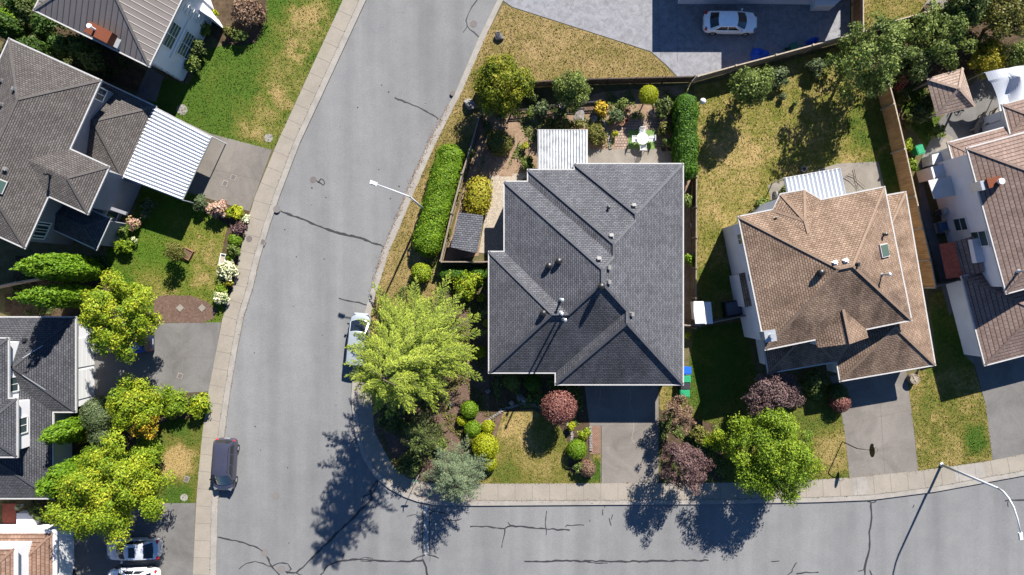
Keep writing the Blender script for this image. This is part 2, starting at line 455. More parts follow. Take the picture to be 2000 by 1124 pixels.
def custom_roof(parent, verts, faces, mat, name='roof', caps=()):
    b = bmesh.new(); vs = [b.verts.new(P(*v)) for v in verts]
    for f in faces: b.faces.new([vs[i] for i in f])
    bmesh.ops.recalc_face_normals(b, faces=b.faces); b.normal_update()
    for f in b.faces:
        if f.normal.z < 0: f.normal_flip()
    slope_uv(b); o = bm_done(b, name, mat, parent)
    if caps:
        cm = MB()
        for i, j in caps: cm.bar(P(*verts[i])+Vector((0, 0, .02)), P(*verts[j])+Vector((0, 0, .02)), .22, .04)
        cm.build('ridge_cap', capmat(mat), o)
    return o
def gutters(parent, outl, z, wd=.075, mat=None):
    o = offset_poly(outl, -wd); i = offset_poly(outl, .03); n = len(o); vs = []
    for k in range(n): vs += [(o[k].x, o[k].y, z+.015), (i[k].x, i[k].y, z+.015), (i[k].x, i[k].y, z-.13), (o[k].x, o[k].y, z-.13)]
    fs = []
    for k in range(n):
        m = (k+1) % n
        for a in range(4): fs.append((4*k+a, 4*m+a, 4*m+(a+1) % 4, 4*k+(a+1) % 4))
    MB().add(vs, fs).build('gutter', mat or M['gutter'], parent)
def house_part(root, outline_px, z, pitch, roofm, wallm, over=.45, zbase=-.1, caps=True, gut=None, maxh=None):
    pw = [P(a, b, z) for a, b in outline_px]
    ro, outl = hip_roof(root, pw, z, pitch, roofm, caps=caps, maxh=maxh)
    gutters(root, outl, z, mat=gut)
    MB().prism(offset_poly(outl, .02), z-.1, z-.06).build('soffit', M['white'], root)
    wl = offset_poly(outl, over)
    MB().prism(wl, zbase, z-.1).build('wall', wallm, root)
    return outl, wl, ro
def nearest_edge(wl, p):
    best = None
    for i in range(len(wl)):
        a, b = wl[i], wl[(i+1) % len(wl)]; d = b-a; t = max(0, min(1, (p-a).dot(d)/d.dot(d)))
        q = a+d*t; L = (p-q).length
        if best is None or L < best[0]: best = (L, i, t, q, d.normalized())
    return best
def window(parent, wl, p, wd, zc, ht, name='window', frame=None, cross=(2, 1)):
    "window on the wall polygon wl (ccw) nearest to world point p"
    _, i, t, q, d = nearest_edge(wl, Vector((p[0], p[1], 0)))
    nrm = Vector((d.y, -d.x, 0)); c = q+nrm*.03+Vector((0, 0, zc)); a = math.atan2(d.y, d.x)
    Mx = Matrix.Rotation(a, 4, 'Z'); f = MB()
    up = Vector((0, 0, 1)); fw = .09
    for s in (-1, 1):
        f.box(c+d*(s*wd/2), (fw, .12, ht+fw), M=Mx)
        f.box(c+up*(s*ht/2), (wd-fw-.004, .12, fw), M=Mx)
    for k in range(1, cross[0]): f.box(c+d*(-wd/2+wd*k/cross[0]), (.05, .1, ht-fw-.004), M=Mx)
    for k in range(1, cross[1]): f.box(c+up*(-ht/2+ht*k/cross[1])+nrm*.004, (wd-fw-.004, .1, .04), M=Mx)
    o = f.build(name, frame or M['white'], parent)
    MB().box(c-nrm*.01, (wd-.05, .05, ht-.05), M=Mx).build('pane', M['glass'], o)
    return o
def garage_door(parent, wl, p, wd, ht=2.1):
    _, i, t, q, d = nearest_edge(wl, Vector((p[0], p[1], 0)))
    nrm = Vector((d.y, -d.x, 0)); Mx = Matrix.Rotation(math.atan2(d.y, d.x), 4, 'Z'); m = MB()
    for k in range(4): m.box(q+nrm*.03+Vector((0, 0, ht*(k+.5)/4)), (wd, .06, ht/4-.03), M=Mx)
    m.build('garage_door', M['white'], parent)
def roof_z(ro, x, y):
    inv = Vector((x, y, 0))-ro.parent.location
    ok, loc, nn, _ = ro.ray_cast(Vector((inv.x, inv.y, 40)), Vector((0, 0, -1)))
    return (loc.z+ro.parent.location.z, nn) if ok else (3, Vector((0, 0, 1)))
def on_roof(ro, px, py, z0):
    z = z0
    for _ in range(6):
        p = P(px, py, z); z, nn = roof_z(ro, p.x, p.y)
    p = P(px, py, z); return p, nn
def roof_vent(root, ro, px, py, z0=5, kind='box', mat=None, s=1, hh=None):
    p, nn = on_roof(ro, px, py, z0); m = MB(); mat = mat or M['black']
    if kind == 'box':
        q = nn.to_track_quat('Z', 'X').to_matrix().to_4x4()
        m.box(p+Vector((0, 0, .08)), (.3*s, .3*s, .24), M=q, taper=.85); m.box(p+nn*.02, (.42*s, .42*s, .03), M=q)
        m.box(p+nn*.22, (.36*s, .36*s, .04), M=q)
        return m.build('roof_vent', mat, root)
    if kind == 'round':
        m.lathe([(.24, -.1), (.22, .08), (.2, .2), (.26, .22), (.22, .34), (.06, .4)], p, 16)
        return m.build('roof_vent', mat, root, smooth=False)
    hh = hh or .7
    m.lathe([(.2, -.12), (.13, .05), (.075, .12), (.075, hh), (.13, hh+.01), (.13, hh+.12), (.03, hh+.17)], p, 14)
    return m.build('vent_pipe', mat, root)
def skylight(root, ro, px, py, z0, s=(.9, .9)):
    p, nn = on_roof(ro, px, py, z0); q = nn.to_track_quat('Z', 'Y').to_matrix().to_4x4()
    o = MB().box(p, (s[0]+.15, s[1]+.15, .3), M=q).build('skylight', M['gutter'], root)
    MB().box(p+nn*.16, (s[0], s[1], .05), M=q).build('pane', M['skyglass'], o)
M['skyglass'] = glass_mat('skylight_glass', (.05, .085, .07))
def corrugated(parent, poly_px, zs, mat, pitch=.13, amp=.03, name='roof_sheet', along=0):
    "corrugated quad: 4 px corners a,b,c,d with heights zs; ridges run from edge ab to edge dc"
    a, b, c, d = [P(x, y, z) for (x, y), z in zip(poly_px, zs)]
    n = max(8, int((b-a).length/pitch*12)); v = []; m = 2
    for i in range(n+1):
        t = i/n; ph = t*(b-a).length/pitch*2*math.pi
        for j in range(m):
            s = j/(m-1); p = a.lerp(b, t).lerp(d.lerp(c, t), s); p.z += amp*math.sin(ph); v.append(p)
    f = [(i*m+j, (i+1)*m+j, (i+1)*m+j+1, i*m+j+1) for i in range(n) for j in range(m-1)]
    o = MB().add(v, f).build(name, mat, parent, smooth=False, recalc=False)
    md = o.modifiers.new('thick', 'SOLIDIFY'); md.thickness = .012
    e = MB()
    for s, t in ((a, b), (b, c), (c, d), (d, a)): e.bar(s-Vector((0, 0, .07)), t-Vector((0, 0, .07)), .07, .12)
    e.build('frame', M['gutter'], parent)
    for q in (a, b, c, d):
        MB().tube([(q.x, q.y, 0), (q.x, q.y, q.z-.05)], .05, 8).build('post', M['white'], parent)
    return o

# ------------------------------------------------------------ fences
def fence(label, path, h, mat, bw=.14, gap=.008, rail=None, posts=2.4, cat='fence', name='wooden_fence', group=None, z0=0, picket=False, capw=.1, bt=.025, postmat=None, postoff=0):
    pts = PL(path); root = empty(name, (pts[0]+pts[-1])/2+Vector((0, 0, z0)), label, cat, group)
    m = MB(); pm = []; rl = MB()
    for a, b in zip(pts, pts[1:]):
        d = b-a; L = d.length; u = d.normalized(); ang = math.atan2(u.y, u.x); k = int(L/(bw+gap)); nn = Vector((-u.y, u.x, 0))
        for i in range(k):
            c = a+u*((i+.5)*L/k); hh = h*(1+random.uniform(-.006, .006))
            m.box((c.x, c.y, z0+hh/2+.02), (L/k-gap, bt*random.uniform(.9, 1.2), hh-.04), rz=ang)
        for zz in ((.3, h-.25) if h > .8 else (.2, h-.1)):
            rl.box(((a+b)/2+nn*.05+Vector((0, 0, z0+zz))), (L, .05, .09), rz=ang)
        rl.box((a+b)/2+Vector((0, 0, z0+h+.02)), (L-.02, capw, .035), rz=ang)
        np_ = max(1, int(L/posts))
        for i in range(np_+1): pm.append((a+u*(L*i/np_)-nn*postoff, ang))
    m.build('boards', mat, root); rl.build('rail', rail or mat, root)
    seen = []
    for p, ang in pm:
        if any((p-q).length < .3 for q in seen): continue
        seen.append(p)
        MB().box((p.x, p.y, z0+h/2+.05), (.11, .13, h+.1), rz=ang).box((p.x, p.y, z0+h+.12), (.15, .17, .04), rz=ang).build('post', postmat or rail or mat, root)
    return root

# ------------------------------------------------------------ foliage
def unit(a): return a/np.maximum(1e-6, np.linalg.norm(a, axis=1, keepdims=True))
def rdirs(n): return unit(rng.normal(size=(n, 3)))
def leaf_object(name, pts, nrm, size, mat, parent=None, aspect=1.6, tang=None, core=None, tint=None, loc=None):
    n = len(pts); nrm = unit(nrm)
    if tang is None: tang = rdirs(n)
    else: tang = unit(tang)
    side = unit(np.cross(nrm, tang)); tg = unit(np.cross(side, nrm)) if True else tang
    sz = (size*rng.uniform(.7, 1.3, n))[:, None]
    Lh = sz*aspect/2; Wh = sz/2
    v = np.stack([pts-tg*Lh, pts+side*Wh+nrm*Wh*.25, pts+tg*Lh, pts-side*Wh+nrm*Wh*.25], 1).reshape(-1, 3)
    nf = n; lv = np.arange(4*n); st = np.arange(n)*4; tot = np.full(n, 4)
    if tint is None: tint = np.clip(rng.normal(.5, .28, n), 0, 1)
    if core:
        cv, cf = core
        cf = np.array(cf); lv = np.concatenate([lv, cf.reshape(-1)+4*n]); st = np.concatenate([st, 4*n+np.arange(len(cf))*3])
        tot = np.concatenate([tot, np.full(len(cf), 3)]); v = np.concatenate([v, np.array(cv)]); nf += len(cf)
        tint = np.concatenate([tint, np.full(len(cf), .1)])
    me = bpy.data.meshes.new(name)
    me.vertices.add(len(v)); me.vertices.foreach_set('co', v.astype(np.float32).ravel())
    me.loops.add(len(lv)); me.loops.foreach_set('vertex_index', lv.astype(np.int32))
    me.polygons.add(nf); me.polygons.foreach_set('loop_start', st.astype(np.int32)); me.polygons.foreach_set('loop_total', tot.astype(np.int32))
    me.update(calc_edges=True)
    at = me.attributes.new('tint', 'FLOAT', 'FACE'); at.data.foreach_set('value', tint.astype(np.float32))
    me.materials.append(mat)
    o = bpy.data.objects.new(name, me); C.objects.link(o)
    if parent: o.parent = parent
    if loc is not None: o.location = loc
    return o
def ico(r, rz, c=(0, 0, 0), lumps=.12, sub=2):
    b = bmesh.new(); bmesh.ops.create_icosphere(b, subdivisions=sub, radius=1)
    vs = [(c[0]+v.co.x*r*(1+random.uniform(-lumps, lumps)), c[1]+v.co.y*r*(1+random.uniform(-lumps, lumps)), c[2]+v.co.z*rz*(1+random.uniform(-lumps, lumps))) for v in b.verts]
    fs = [[v.index for v in f.verts] for f in b.faces]; b.free(); return vs, fs
def merge_cores(cs):
    V = []; F = []
    for vs, fs in cs: o = len(V); V += vs; F += [[i+o for i in f] for f in fs]
    return V, F
def broad_pts(Rr, Rz, leaf, nc=26, cr=(.26, .42), dens=1.0, low=-.7, spread=(.5, .82), oval=1.0):
    leaf = leaf; cr = (cr[0]*.72, cr[1]*1.1); spread = (spread[0]*.9, spread[1]*1.04)
    P_, N_, T_, cl = [], [], [], []
    for i in range(nc):
        zc = 1-(1-low)*(i+.5)/nc; a = i*2.39996+rng.uniform(-.7, .7)
        rr = math.sqrt(max(0, 1-zc*zc)); d = np.array([rr*math.cos(a), rr*math.sin(a), zc])
        f = rng.uniform(*spread); c = d*np.array([Rr*oval, Rr, Rz])*f
        r = Rr*rng.uniform(*cr); cl.append((c, r))
        n = int(dens*4*math.pi*r*r/(leaf*leaf*1.1))
        dd = rdirs(n); k = dd[:, 2] > -.55; dd = dd[k]; n = len(dd)
        rad = r*rng.uniform(.5, 1.22, n)[:, None]*(1+.2*np.sin(dd[:, :1]*5+i)*np.cos(dd[:, 1:2]*6))
        P_.append(c+dd*rad*np.array([1, 1, .8])); N_.append(dd*.9+unit(c[None])*.35+np.array([0, 0, .35])+rng.normal(size=(n, 3))*.75)
        T_.append(np.clip(rng.normal(.5+.18*math.sin(i*7.1), .24, n), 0, 1))
    return np.concatenate(P_), np.concatenate(N_), np.concatenate(T_), cl
def limbs(root, base, cl, zc, h, r0=.14, mat='bark', lean=None):
    m = MB(); top = Vector((0, 0, zc*.75)); m.tube([Vector((0, 0, -.1)), Vector((r0*.3, 0, zc*.4)), top], [r0*1.3, r0, r0*.7], 9)
    for c, r in cl[::2][:14]:
        e = Vector((c[0], c[1], zc+c[2])); s = Vector((0, 0, zc*random.uniform(.4, .75)))
        m.tube([s, s.lerp(e, .5)+Vector((0, 0, -.1)), e], [r0*.5, r0*.3, r0*.1], 6)
    m.build('trunk', M[mat], root, world=False)
def tree(label, px, py, rpx, zc, Rz, mat, leaf=.2, nc=26, name='leafy_tree', cat='tree', group=None, trunk=.13, dens=1.0, cr=(.26, .42), spread=(.5, .82), oval=1.0, rz=0, low=-.75, aspect=1.7, trunkname='trunk'):
    leaf *= .66; nc = int(nc*1.35)
    p = P(px, py, zc); rr = rpx/PPM*(H-zc)/H
    root = empty(name, (p.x, p.y, 0), label, cat, group, rz)
    pt, nn, tt, cl = broad_pts(rr, Rz, leaf, nc, cr, dens, low, spread, oval)
    o = leaf_object('crown', pt, nn, leaf, mat, root, aspect, tint=tt, loc=(0, 0, zc))
    limbs(root, p, cl, zc, zc, trunk)
    return root
def ball(label, px, py, rpx, mat, zc=None, Rz=None, leaf=.075, name='clipped_shrub', cat='shrub', group=None, rough=.08, ry=None, rz=0, stem=False, lumps=0, dens=1.3, boxy=2.0, core=.86):
    r = rpx/PPM; ry_ = (ry/PPM if ry else r); Rz = Rz or min(r, ry_)*.9; zc = zc if zc is not None else Rz*.85
    p = P(px, py, zc); k = (H-zc)/H; r *= k; ry_ *= k
    ar = 4*math.pi*((r*ry_)**.8+(r*Rz)**.8+(ry_*Rz)**.8)/3
    n = int(min(26000, dens*ar/(leaf*leaf*.8))); d = rdirs(n)
    d = d[d[:, 2] > -.75]; n = len(d)
    dd = d/(np.sum(np.abs(d)**boxy, axis=1, keepdims=True)**(1/boxy))
    wob = 1+rough*rng.normal(size=(n, 1))*.6
    ph = rng.uniform(0, 6, 6)
    if lumps: wob = wob+lumps*(np.sin(d[:, :1]*7+ph[0])*np.cos(d[:, 1:2]*8+ph[1])+.6*np.sin(d[:, 1:2]*13+ph[2]+d[:, 2:]*9))
    pts = dd*wob*np.array([r, ry_, Rz])
    nn = d/np.array([r, ry_, Rz])*min(r, ry_)+rng.normal(size=(n, 3))*.4
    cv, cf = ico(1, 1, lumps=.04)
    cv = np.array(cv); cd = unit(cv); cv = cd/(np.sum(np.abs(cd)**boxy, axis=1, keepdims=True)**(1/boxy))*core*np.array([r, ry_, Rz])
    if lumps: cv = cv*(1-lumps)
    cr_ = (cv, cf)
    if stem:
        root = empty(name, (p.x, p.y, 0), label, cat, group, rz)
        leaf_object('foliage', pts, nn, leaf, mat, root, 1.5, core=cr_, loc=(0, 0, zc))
        MB().tube([(0, 0, -.1), (.03, .01, zc*.5), (0, 0, zc)], [.07, .05, .05], 8).build('stem', M['bark'], root, world=False)
        return root
    o = leaf_object(name, pts, nn, leaf, mat, None, 1.5, core=cr_, loc=(p.x, p.y, zc)); o.rotation_euler.z = rz
    return tag(o, label, cat, group)
def loose(label, px, py, rpx, mat, zc=.5, Rz=.5, leaf=.12, nc=12, name='leafy_shrub', cat='shrub', group=None, ry=None, rz=0, dens=1.1, aspect=1.8, cr=(.3, .45), spread=(.4, .8)):
    p = P(px, py, zc); r = rpx/PPM*(H-zc)/H
    ov = 1 if ry is None else rpx/ry
    rr = r if ry is None else ry/PPM*(H-zc)/H
    pt, nn, tt, cl = broad_pts(rr, Rz, leaf, nc, cr, dens, -.2, spread, ov)
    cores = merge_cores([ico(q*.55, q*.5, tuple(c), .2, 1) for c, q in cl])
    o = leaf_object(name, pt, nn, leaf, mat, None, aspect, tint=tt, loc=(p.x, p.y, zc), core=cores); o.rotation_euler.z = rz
    return tag(o, label, cat, group)
def hedge(label, a, b, wd, h, mat, leaf=.09, name='hedge', cat='hedge', group=None, dens=1.0, lumps=.05, bound=4):
    "clipped hedge from px point a to b (centre line on the top face), width in metres"
    A = P(*a, h); B = P(*b, h); A.z = B.z = 0; c = (A+B)/2; d = B-A; L = d.length/2; ang = math.atan2(d.y, d.x)
    n = int(dens*(L*2*(wd+2*h)+wd*h*2)/(leaf*leaf*.55))
    d3 = rng.normal(size=(n, 3)); k = 6
    # surface of a rounded box
    u = rng.uniform(-1, 1, (n, 3)); ax = rng.choice(3, n, p=np.array([wd*h, L*2*h, L*2*wd*1.0])/(wd*h+2*L*h+2*L*wd))
    sg = np.where(rng.uniform(size=n) < .5, -1., 1.); sg[ax == 2] = 1
    u[np.arange(n), ax] = sg
    ext = np.array([L, wd/2, h/2]); q = u*ext
    rad = min(wd/2, h*.45)*.8
    rr = np.array([wd/2*.98, wd/2*.98, rad])
    inner = np.clip(q, -(ext-np.minimum(rr, ext)), ext-np.minimum(rr, ext))
    dv = unit((q-inner)/np.minimum(rr, ext)); srf = inner+dv*np.minimum(rr, ext)
    nn = dv.copy()
    lump = lumps*(np.sin(srf[:, :1]*2.3)*1.2+np.sin(srf[:, :1]*5.1+srf[:, 1:2]*4+srf[:, 2:]*3)+rng.normal(size=(n, 1))*.6)
    pts = srf+nn*lump
    cv = MB(); poly = []
    for i in range(24):
        t = 2*math.pi*i/24; r2 = wd/2*.86
        cx = (L-wd/2) if math.cos(t) > 0 else -(L-wd/2)
        poly.append(Vector((cx+r2*math.cos(t), r2*math.sin(t), 0)))
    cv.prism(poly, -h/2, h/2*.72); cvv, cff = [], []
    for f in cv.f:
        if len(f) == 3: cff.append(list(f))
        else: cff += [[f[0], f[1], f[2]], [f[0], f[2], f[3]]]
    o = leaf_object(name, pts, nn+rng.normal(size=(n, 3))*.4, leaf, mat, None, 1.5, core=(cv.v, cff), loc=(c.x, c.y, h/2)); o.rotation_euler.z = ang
    return tag(o, label, cat, group)
def conifer(label, px, py, h, Rr, mat, nb=150, ntw=14, nlen=.2, name='conifer_tree', cat='tree', needle=.06, low=.12, droop=.25, power=.75, group=None, basepx=None, rmin=.25, nper=15, ztop=None, up=.1, lat=.3, sag=.8, fanw=.42, foot=None, lmin=.72, grad=.5, open_=.75):
    "px,py = the tip in the photograph, at height h"
    p = P(px, py, h); f_ = P(*foot, 0) if foot else p; root = empty(name, (f_.x, f_.y, 0), label, cat, group)
    ln = np.array([p.x-f_.x, p.y-f_.y, 0]); lv = Vector(ln)
    MB().tube([(0, 0, -.1), lv*.25+Vector((0, 0, h*.5)), lv*.96+Vector((0, 0, h*.98))], [h*.028, h*.018, .02], 10).build('trunk', M['bark'], root, world=False)
    Ps, Ts, Ns, tn = [], [], [], []; bm_ = MB()
    for i in range(nb):
        t = (i+.5)/nb; z = h*(low+(1-low)*t); a = i*2.39996+rng.uniform(-.3, .3)
        L = Rr*max(.06, (1-t))**power*rng.uniform(lmin, 1.14)+rmin; pitch_ = rng.uniform(-.12, .12)
        dr = np.array([math.cos(a), math.sin(a), 0]); sd = np.array([-dr[1], dr[0], 0])
        asc = .45*t+up
        def bp(s): return ln*(z/h)**2+dr*L*s+np.array([0, 0, z+L*((asc+pitch_)*s-droop*s*s*1.6)])
        if L > 1.2: bm_.tube([Vector(bp(0)), Vector(bp(.5)), Vector(bp(.92))], [.05, .03, .01], 5)
        nt_ = int(ntw*(.45+L/Rr*.8))
        for j in range(nt_):
            s = .12+.88*(j+.5)/nt_; sgn = 1 if j % 2 else -1
            tl = (.2+lat*L*(1-s)+.12*math.sin(math.pi*s))*rng.uniform(.7, 1.15)
            if s > .93: td = dr.copy()
            else: td = dr*open_+sd*sgn*rng.uniform(.45, .8)
            td = td+np.array([0, 0, rng.uniform(-.35, .12)]); td /= np.linalg.norm(td)
            b0 = bp(s); m = max(4, int(nper*tl/.6)); u = rng.uniform(0, 1, m)[:, None]
            cur = np.array([0, 0, -sag*tl*.5])
            pts = b0+td*tl*u+cur*u*u+rng.normal(size=(m, 3))*.035
            fan = td+rng.normal(size=(m, 3))*fanw
            Ps.append(pts+unit(fan)*nlen*.4); Ts.append(fan); Ns.append(rng.normal(size=(m, 3))*.6+np.array([0, 0, 1])+dr*.25)
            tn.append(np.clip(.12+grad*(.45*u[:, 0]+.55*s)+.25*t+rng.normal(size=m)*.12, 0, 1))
    bm_.build('limbs', M['bark'], root, world=False)
    n = sum(map(len, Ps))
    leaf_object('crown', np.concatenate(Ps), np.concatenate(Ns), needle, mat, root, nlen/needle, tang=np.concatenate(Ts), tint=np.concatenate(tn))
    return root
def cypress(label, px, py, h, r, mat, tip=True, name='columnar_cypress', cat='tree', group=None, leaf=.12, nl=16, base=None):
    "upright conifer of long feathered lobes; px,py = ground point of its foot"
    p = P(px, py, 0); root = empty(name, (p.x, p.y, 0), label, cat, group, random.uniform(0, 6))
    Ps, Ns, Tg, tn, cores = [], [], [], [], []
    for i in range(nl):
        a = i*2.4; f = (i+.5)/nl; rr = r*.62*math.sqrt(f); top = h*(1-.32*f*rng.uniform(.6, 1.2)); z0 = .2
        lr = r*rng.uniform(.28, .4); c = np.array([rr*math.cos(a), rr*math.sin(a), 0])
        hz = (top-z0)/2; n = int(4*math.pi*lr*hz*.8/(leaf*leaf*.9)); d = rdirs(n)
        wob = 1+.12*np.sin(d[:, 2:]*hz*5+i)+rng.normal(size=(n, 1))*.06
        Ps.append(c+np.array([0, 0, z0+hz])+d*np.array([lr, lr, hz])*wob)
        Ns.append(d*np.array([1, 1, .35])+rng.normal(size=(n, 3))*.35); Tg.append(np.array([0, 0, 1])+d*.5+rng.normal(size=(n, 3))*.3)
        tn.append(np.clip(rng.normal(.5, .25, n), 0, 1)); cores.append(ico(lr*.8, hz*.93, (c[0], c[1], z0+hz), .05, 2))
    leaf_object('foliage', np.concatenate(Ps), np.concatenate(Ns), leaf, mat, root, 2.0, tang=np.concatenate(Tg), tint=np.concatenate(tn), core=merge_cores(cores))
    MB().tube([(0, 0, -.1), (0, 0, .6)], [.12, .09], 8).build('trunk', M['bark'], root, world=False)
    return root
def rock(label, px, py, r, h=None, mat='rock', group=None, name='rock', sq=1, cat='rock'):
    p = P(px, py, 0); b = bmesh.new(); bmesh.ops.create_icosphere(b, subdivisions=3, radius=1)
    rs = random.Random(int(px*7+py)); cuts = [(Vector((rs.uniform(-1, 1), rs.uniform(-1, 1), rs.uniform(-.3, 1))).normalized(), rs.uniform(.5, .8)) for _ in range(9)]
    for v in b.verts:
        for n, d in cuts:
            k = v.co.dot(n)-d
            if k > 0: v.co -= n*k
        v.co *= 1+rs.uniform(-.03, .03)
        v.co.x *= r; v.co.y *= r*sq; v.co.z = v.co.z*(h or r*.7)
    me = bpy.data.meshes.new(name); b.to_mesh(me); b.free(); me.materials.append(M[mat])
    o = bpy.data.objects.new(name, me); C.objects.link(o); o.location = (p.x, p.y, (h or r*.7)*.45); o.rotation_euler.z = rs.uniform(0, 6)
    return tag(o, label, cat, group)

# ------------------------------------------------------------ vehicles
def gridpatch(c00, c10, c11, c01, nu, nv, bow, inset=(.0, .0), lift=0):
    "patch from four corners; bow(u,v) -> Vector displacement"
    v = []; n = (c10-c00).cross(c01-c00).normalized()
    for j in range(nv+1):
        for i in range(nu+1):
            u = inset[0]+(1-2*inset[0])*i/nu; w_ = inset[1]+(1-2*inset[1])*j/nv
            v.append(c00.lerp(c10, u).lerp(c01.lerp(c11, u), w_)+bow(u, w_)+n*lift)
    f = [(j*(nu+1)+i, j*(nu+1)+i+1, (j+1)*(nu+1)+i+1, (j+1)*(nu+1)+i) for j in range(nv) for i in range(nu)]
    return v, f
def car(label, px, py, heading_px, L, W, Ht, kind, paintm, cat='car', group=None, sunroof=False, name='parked_car', z0=.03, rails=False, rearglass=True):
    p = P(px, py, Ht*.55); hd = math.atan2(-heading_px[1], heading_px[0])
    root = empty(name, (p.x, p.y, z0), label, cat, group, hd)
    if kind == 'sedan':
        xs = [-.5, -.49, -.46, -.40, -.30, -.1, .1, .28, .38, .45, .485, .5]
        wf = [.58, .74, .87, .95, .985, 1, 1, .985, .95, .86, .72, .56]
        bz = [.50, .62, .66, .68, .68, .66, .65, .62, .58, .53, .46, .38]
        cb = (-.41, .235); ct = (-.235, .05); wb, wt = .9, .70; belt = .63
    elif kind == 'van':
        xs = [-.5, -.49, -.46, -.40, -.30, -.1, .1, .3, .40, .46, .488, .5]
        wf = [.70, .84, .93, .98, 1, 1, 1, .99, .96, .88, .76, .6]
        bz = [.40, .50, .56, .6, .61, .60, .59, .56, .53, .48, .42, .36]
        cb = (-.485, .33); ct = (-.445, .13); wb, wt = .93, .78; belt = .57
    else:  # pickup
        xs = [-.5, -.495, -.48, -.40, -.30, -.1, .1, .3, .40, .46, .49, .5]
        wf = [.86, .95, .98, 1, 1, 1, 1, .99, .97, .92, .84, .7]
        bz = [.5, .56, .58, .58, .58, .58, .58, .58, .57, .55, .5, .42]
        cb = (-.1, .27); ct = (-.08, .14); wb, wt = .93, .78; belt = .57
    z_b = .24; hw = W/2; sec = []
    for x, f, b in zip(xs, wf, bz):
        zt = b*Ht; w_ = hw*f; e = .06 if abs(x) > .47 else 0
        half = [(w_*.86, z_b+e), (w_*.98, z_b+.10+e), (w_, z_b+(zt-z_b)*.5), (w_*.985, z_b+(zt-z_b)*.78), (w_*.93, zt-.035), (w_*.82, zt), (w_*.5, zt+.03), (0, zt+.04)]
        sec.append([Vector((x*L, y, z)) for y, z in half]+[Vector((x*L, -y, z)) for y, z in half[-2::-1]])
    k = len(sec[0]); vs = [v for s in sec for v in s]
    fs = [(i*k+j, (i+1)*k+j, (i+1)*k+(j+1) % k, i*k+(j+1) % k) for i in range(len(sec)-1) for j in range(k)]
    fs += [tuple(range(k)), tuple((len(sec)-1)*k+j for j in range(k))[::-1]]
    body = MB().add(vs, fs); zb = belt*Ht; 
    A = lambda x, y, z: Vector((x*L, y, z))
    yb, yt = hw*wb, hw*wt; zt = Ht*.955
    b_ = [A(cb[0], yb, zb), A(cb[0], -yb, zb), A(cb[1], -yb, zb), A(cb[1], yb, zb)]
    t_ = [A(ct[0], yt, zt), A(ct[0], -yt, zt), A(ct[1], -yt, zt), A(ct[1], yt, zt)]
    bowf = lambda u, v: Vector((.055*L*(1-(2*u-1)**2)*(1-.45*v), 0, .02*(1-(2*u-1)**2)))
    bowr = lambda u, v: Vector((-.03*L*(1-(2*u-1)**2)*(1-.4*v), 0, .02*(1-(2*u-1)**2)))
    bows = lambda s: (lambda u, v: Vector((0, s*.05*math.sin(math.pi*v), .025*math.sin(math.pi*u)*v)))
    if kind == 'van': bowr = lambda u, v: Vector((-.015*L*(1-(2*u-1)**2), 0, .02*(1-(2*u-1)**2)))
    # glasshouse shell in body colour
    body.add(*gridpatch(b_[2], b_[3], t_[3], t_[2], 8, 3, bowf)); body.add(*gridpatch(b_[0], b_[1], t_[1], t_[0], 8, 3, bowr))
    body.add(*gridpatch(b_[3], b_[0], t_[0], t_[3], 8, 3, bows(1))); body.add(*gridpatch(b_[1], b_[2], t_[2], t_[1], 8, 3, bows(-1)))
    o = body.build('body', paintm, root, smooth=True, world=False)
    md = o.modifiers.new('s', 'EDGE_SPLIT'); md.split_angle = R(38)
    # roof
    rv = []; nu, nv = 10, 8
    for j in range(nv+1):
        for i in range(nu+1):
            u, v = i/nu, j/nv; yy = yt*(2*v-1); q = 1-(2*v-1)**2
            x0 = ct[0]*L-.03*L*.6*q; x1 = ct[1]*L+.055*L*.55*q
            rv.append(Vector((x0+(x1-x0)*u, yy, zt+.02*q+(Ht-zt)*(1-(2*u-1)**4)*(.35+.65*(1-(2*v-1)**4)))))
    rf = [(j*(nu+1)+i, j*(nu+1)+i+1, (j+1)*(nu+1)+i+1, (j+1)*(nu+1)+i) for j in range(nv) for i in range(nu)]
    ro = MB().add(rv, rf).build('roof', paintm, root, smooth=True, world=False)
    g = lambda q, nm, par=root: MB().add(*q).build(nm, M['carglass'], par, smooth=True, world=False)
    g(gridpatch(b_[2], b_[3], t_[3], t_[2], 8, 3, bowf, (.05, .06), .012), 'windshield')
    g(gridpatch(b_[0], b_[1], t_[1], t_[0], 8, 3, bowr, (.07, .1), .012), 'rear_window')
    for s, q in ((1, (b_[3], b_[0], t_[0], t_[3])), (-1, (b_[1], b_[2], t_[2], t_[1]))):
        for u0, u1 in ((.10, .47), (.50, .88)) if kind != 'van' else ((.08, .36), (.39, .66), (.69, .93)):
            if s < 0: u0, u1 = 1-u1, 1-u0
            c = [q[0].lerp(q[1], u0).lerp(q[3].lerp(q[2], u0), .14), q[0].lerp(q[1], u1).lerp(q[3].lerp(q[2], u1), .14),
                 q[0].lerp(q[1], u1).lerp(q[3].lerp(q[2], u1), .86), q[0].lerp(q[1], u0).lerp(q[3].lerp(q[2], u0), .86)]
            g(gridpatch(*c, 4, 3, lambda u, v, s=s: Vector((0, s*.05*math.sin(math.pi*(.14+.72*v)), 0)), (0, 0), .014), 'side_window')
    if sunroof: MB().box((ct[1]*L-.55, 0, Ht+.012), (.55, yt*1.35, .03)).build('sunroof', M['carglass'], root, world=False)
    if rails:
        for s in (-1, 1): MB().tube([(ct[0]*L+.2, s*yt*.92, Ht-.02), (ct[0]*L+.3, s*yt*.92, Ht+.05), (ct[1]*L-.3, s*yt*.92, Ht+.05), (ct[1]*L-.2, s*yt*.92, Ht-.02)], .02, 6).build('roof_rail', M['black'], root, world=False)
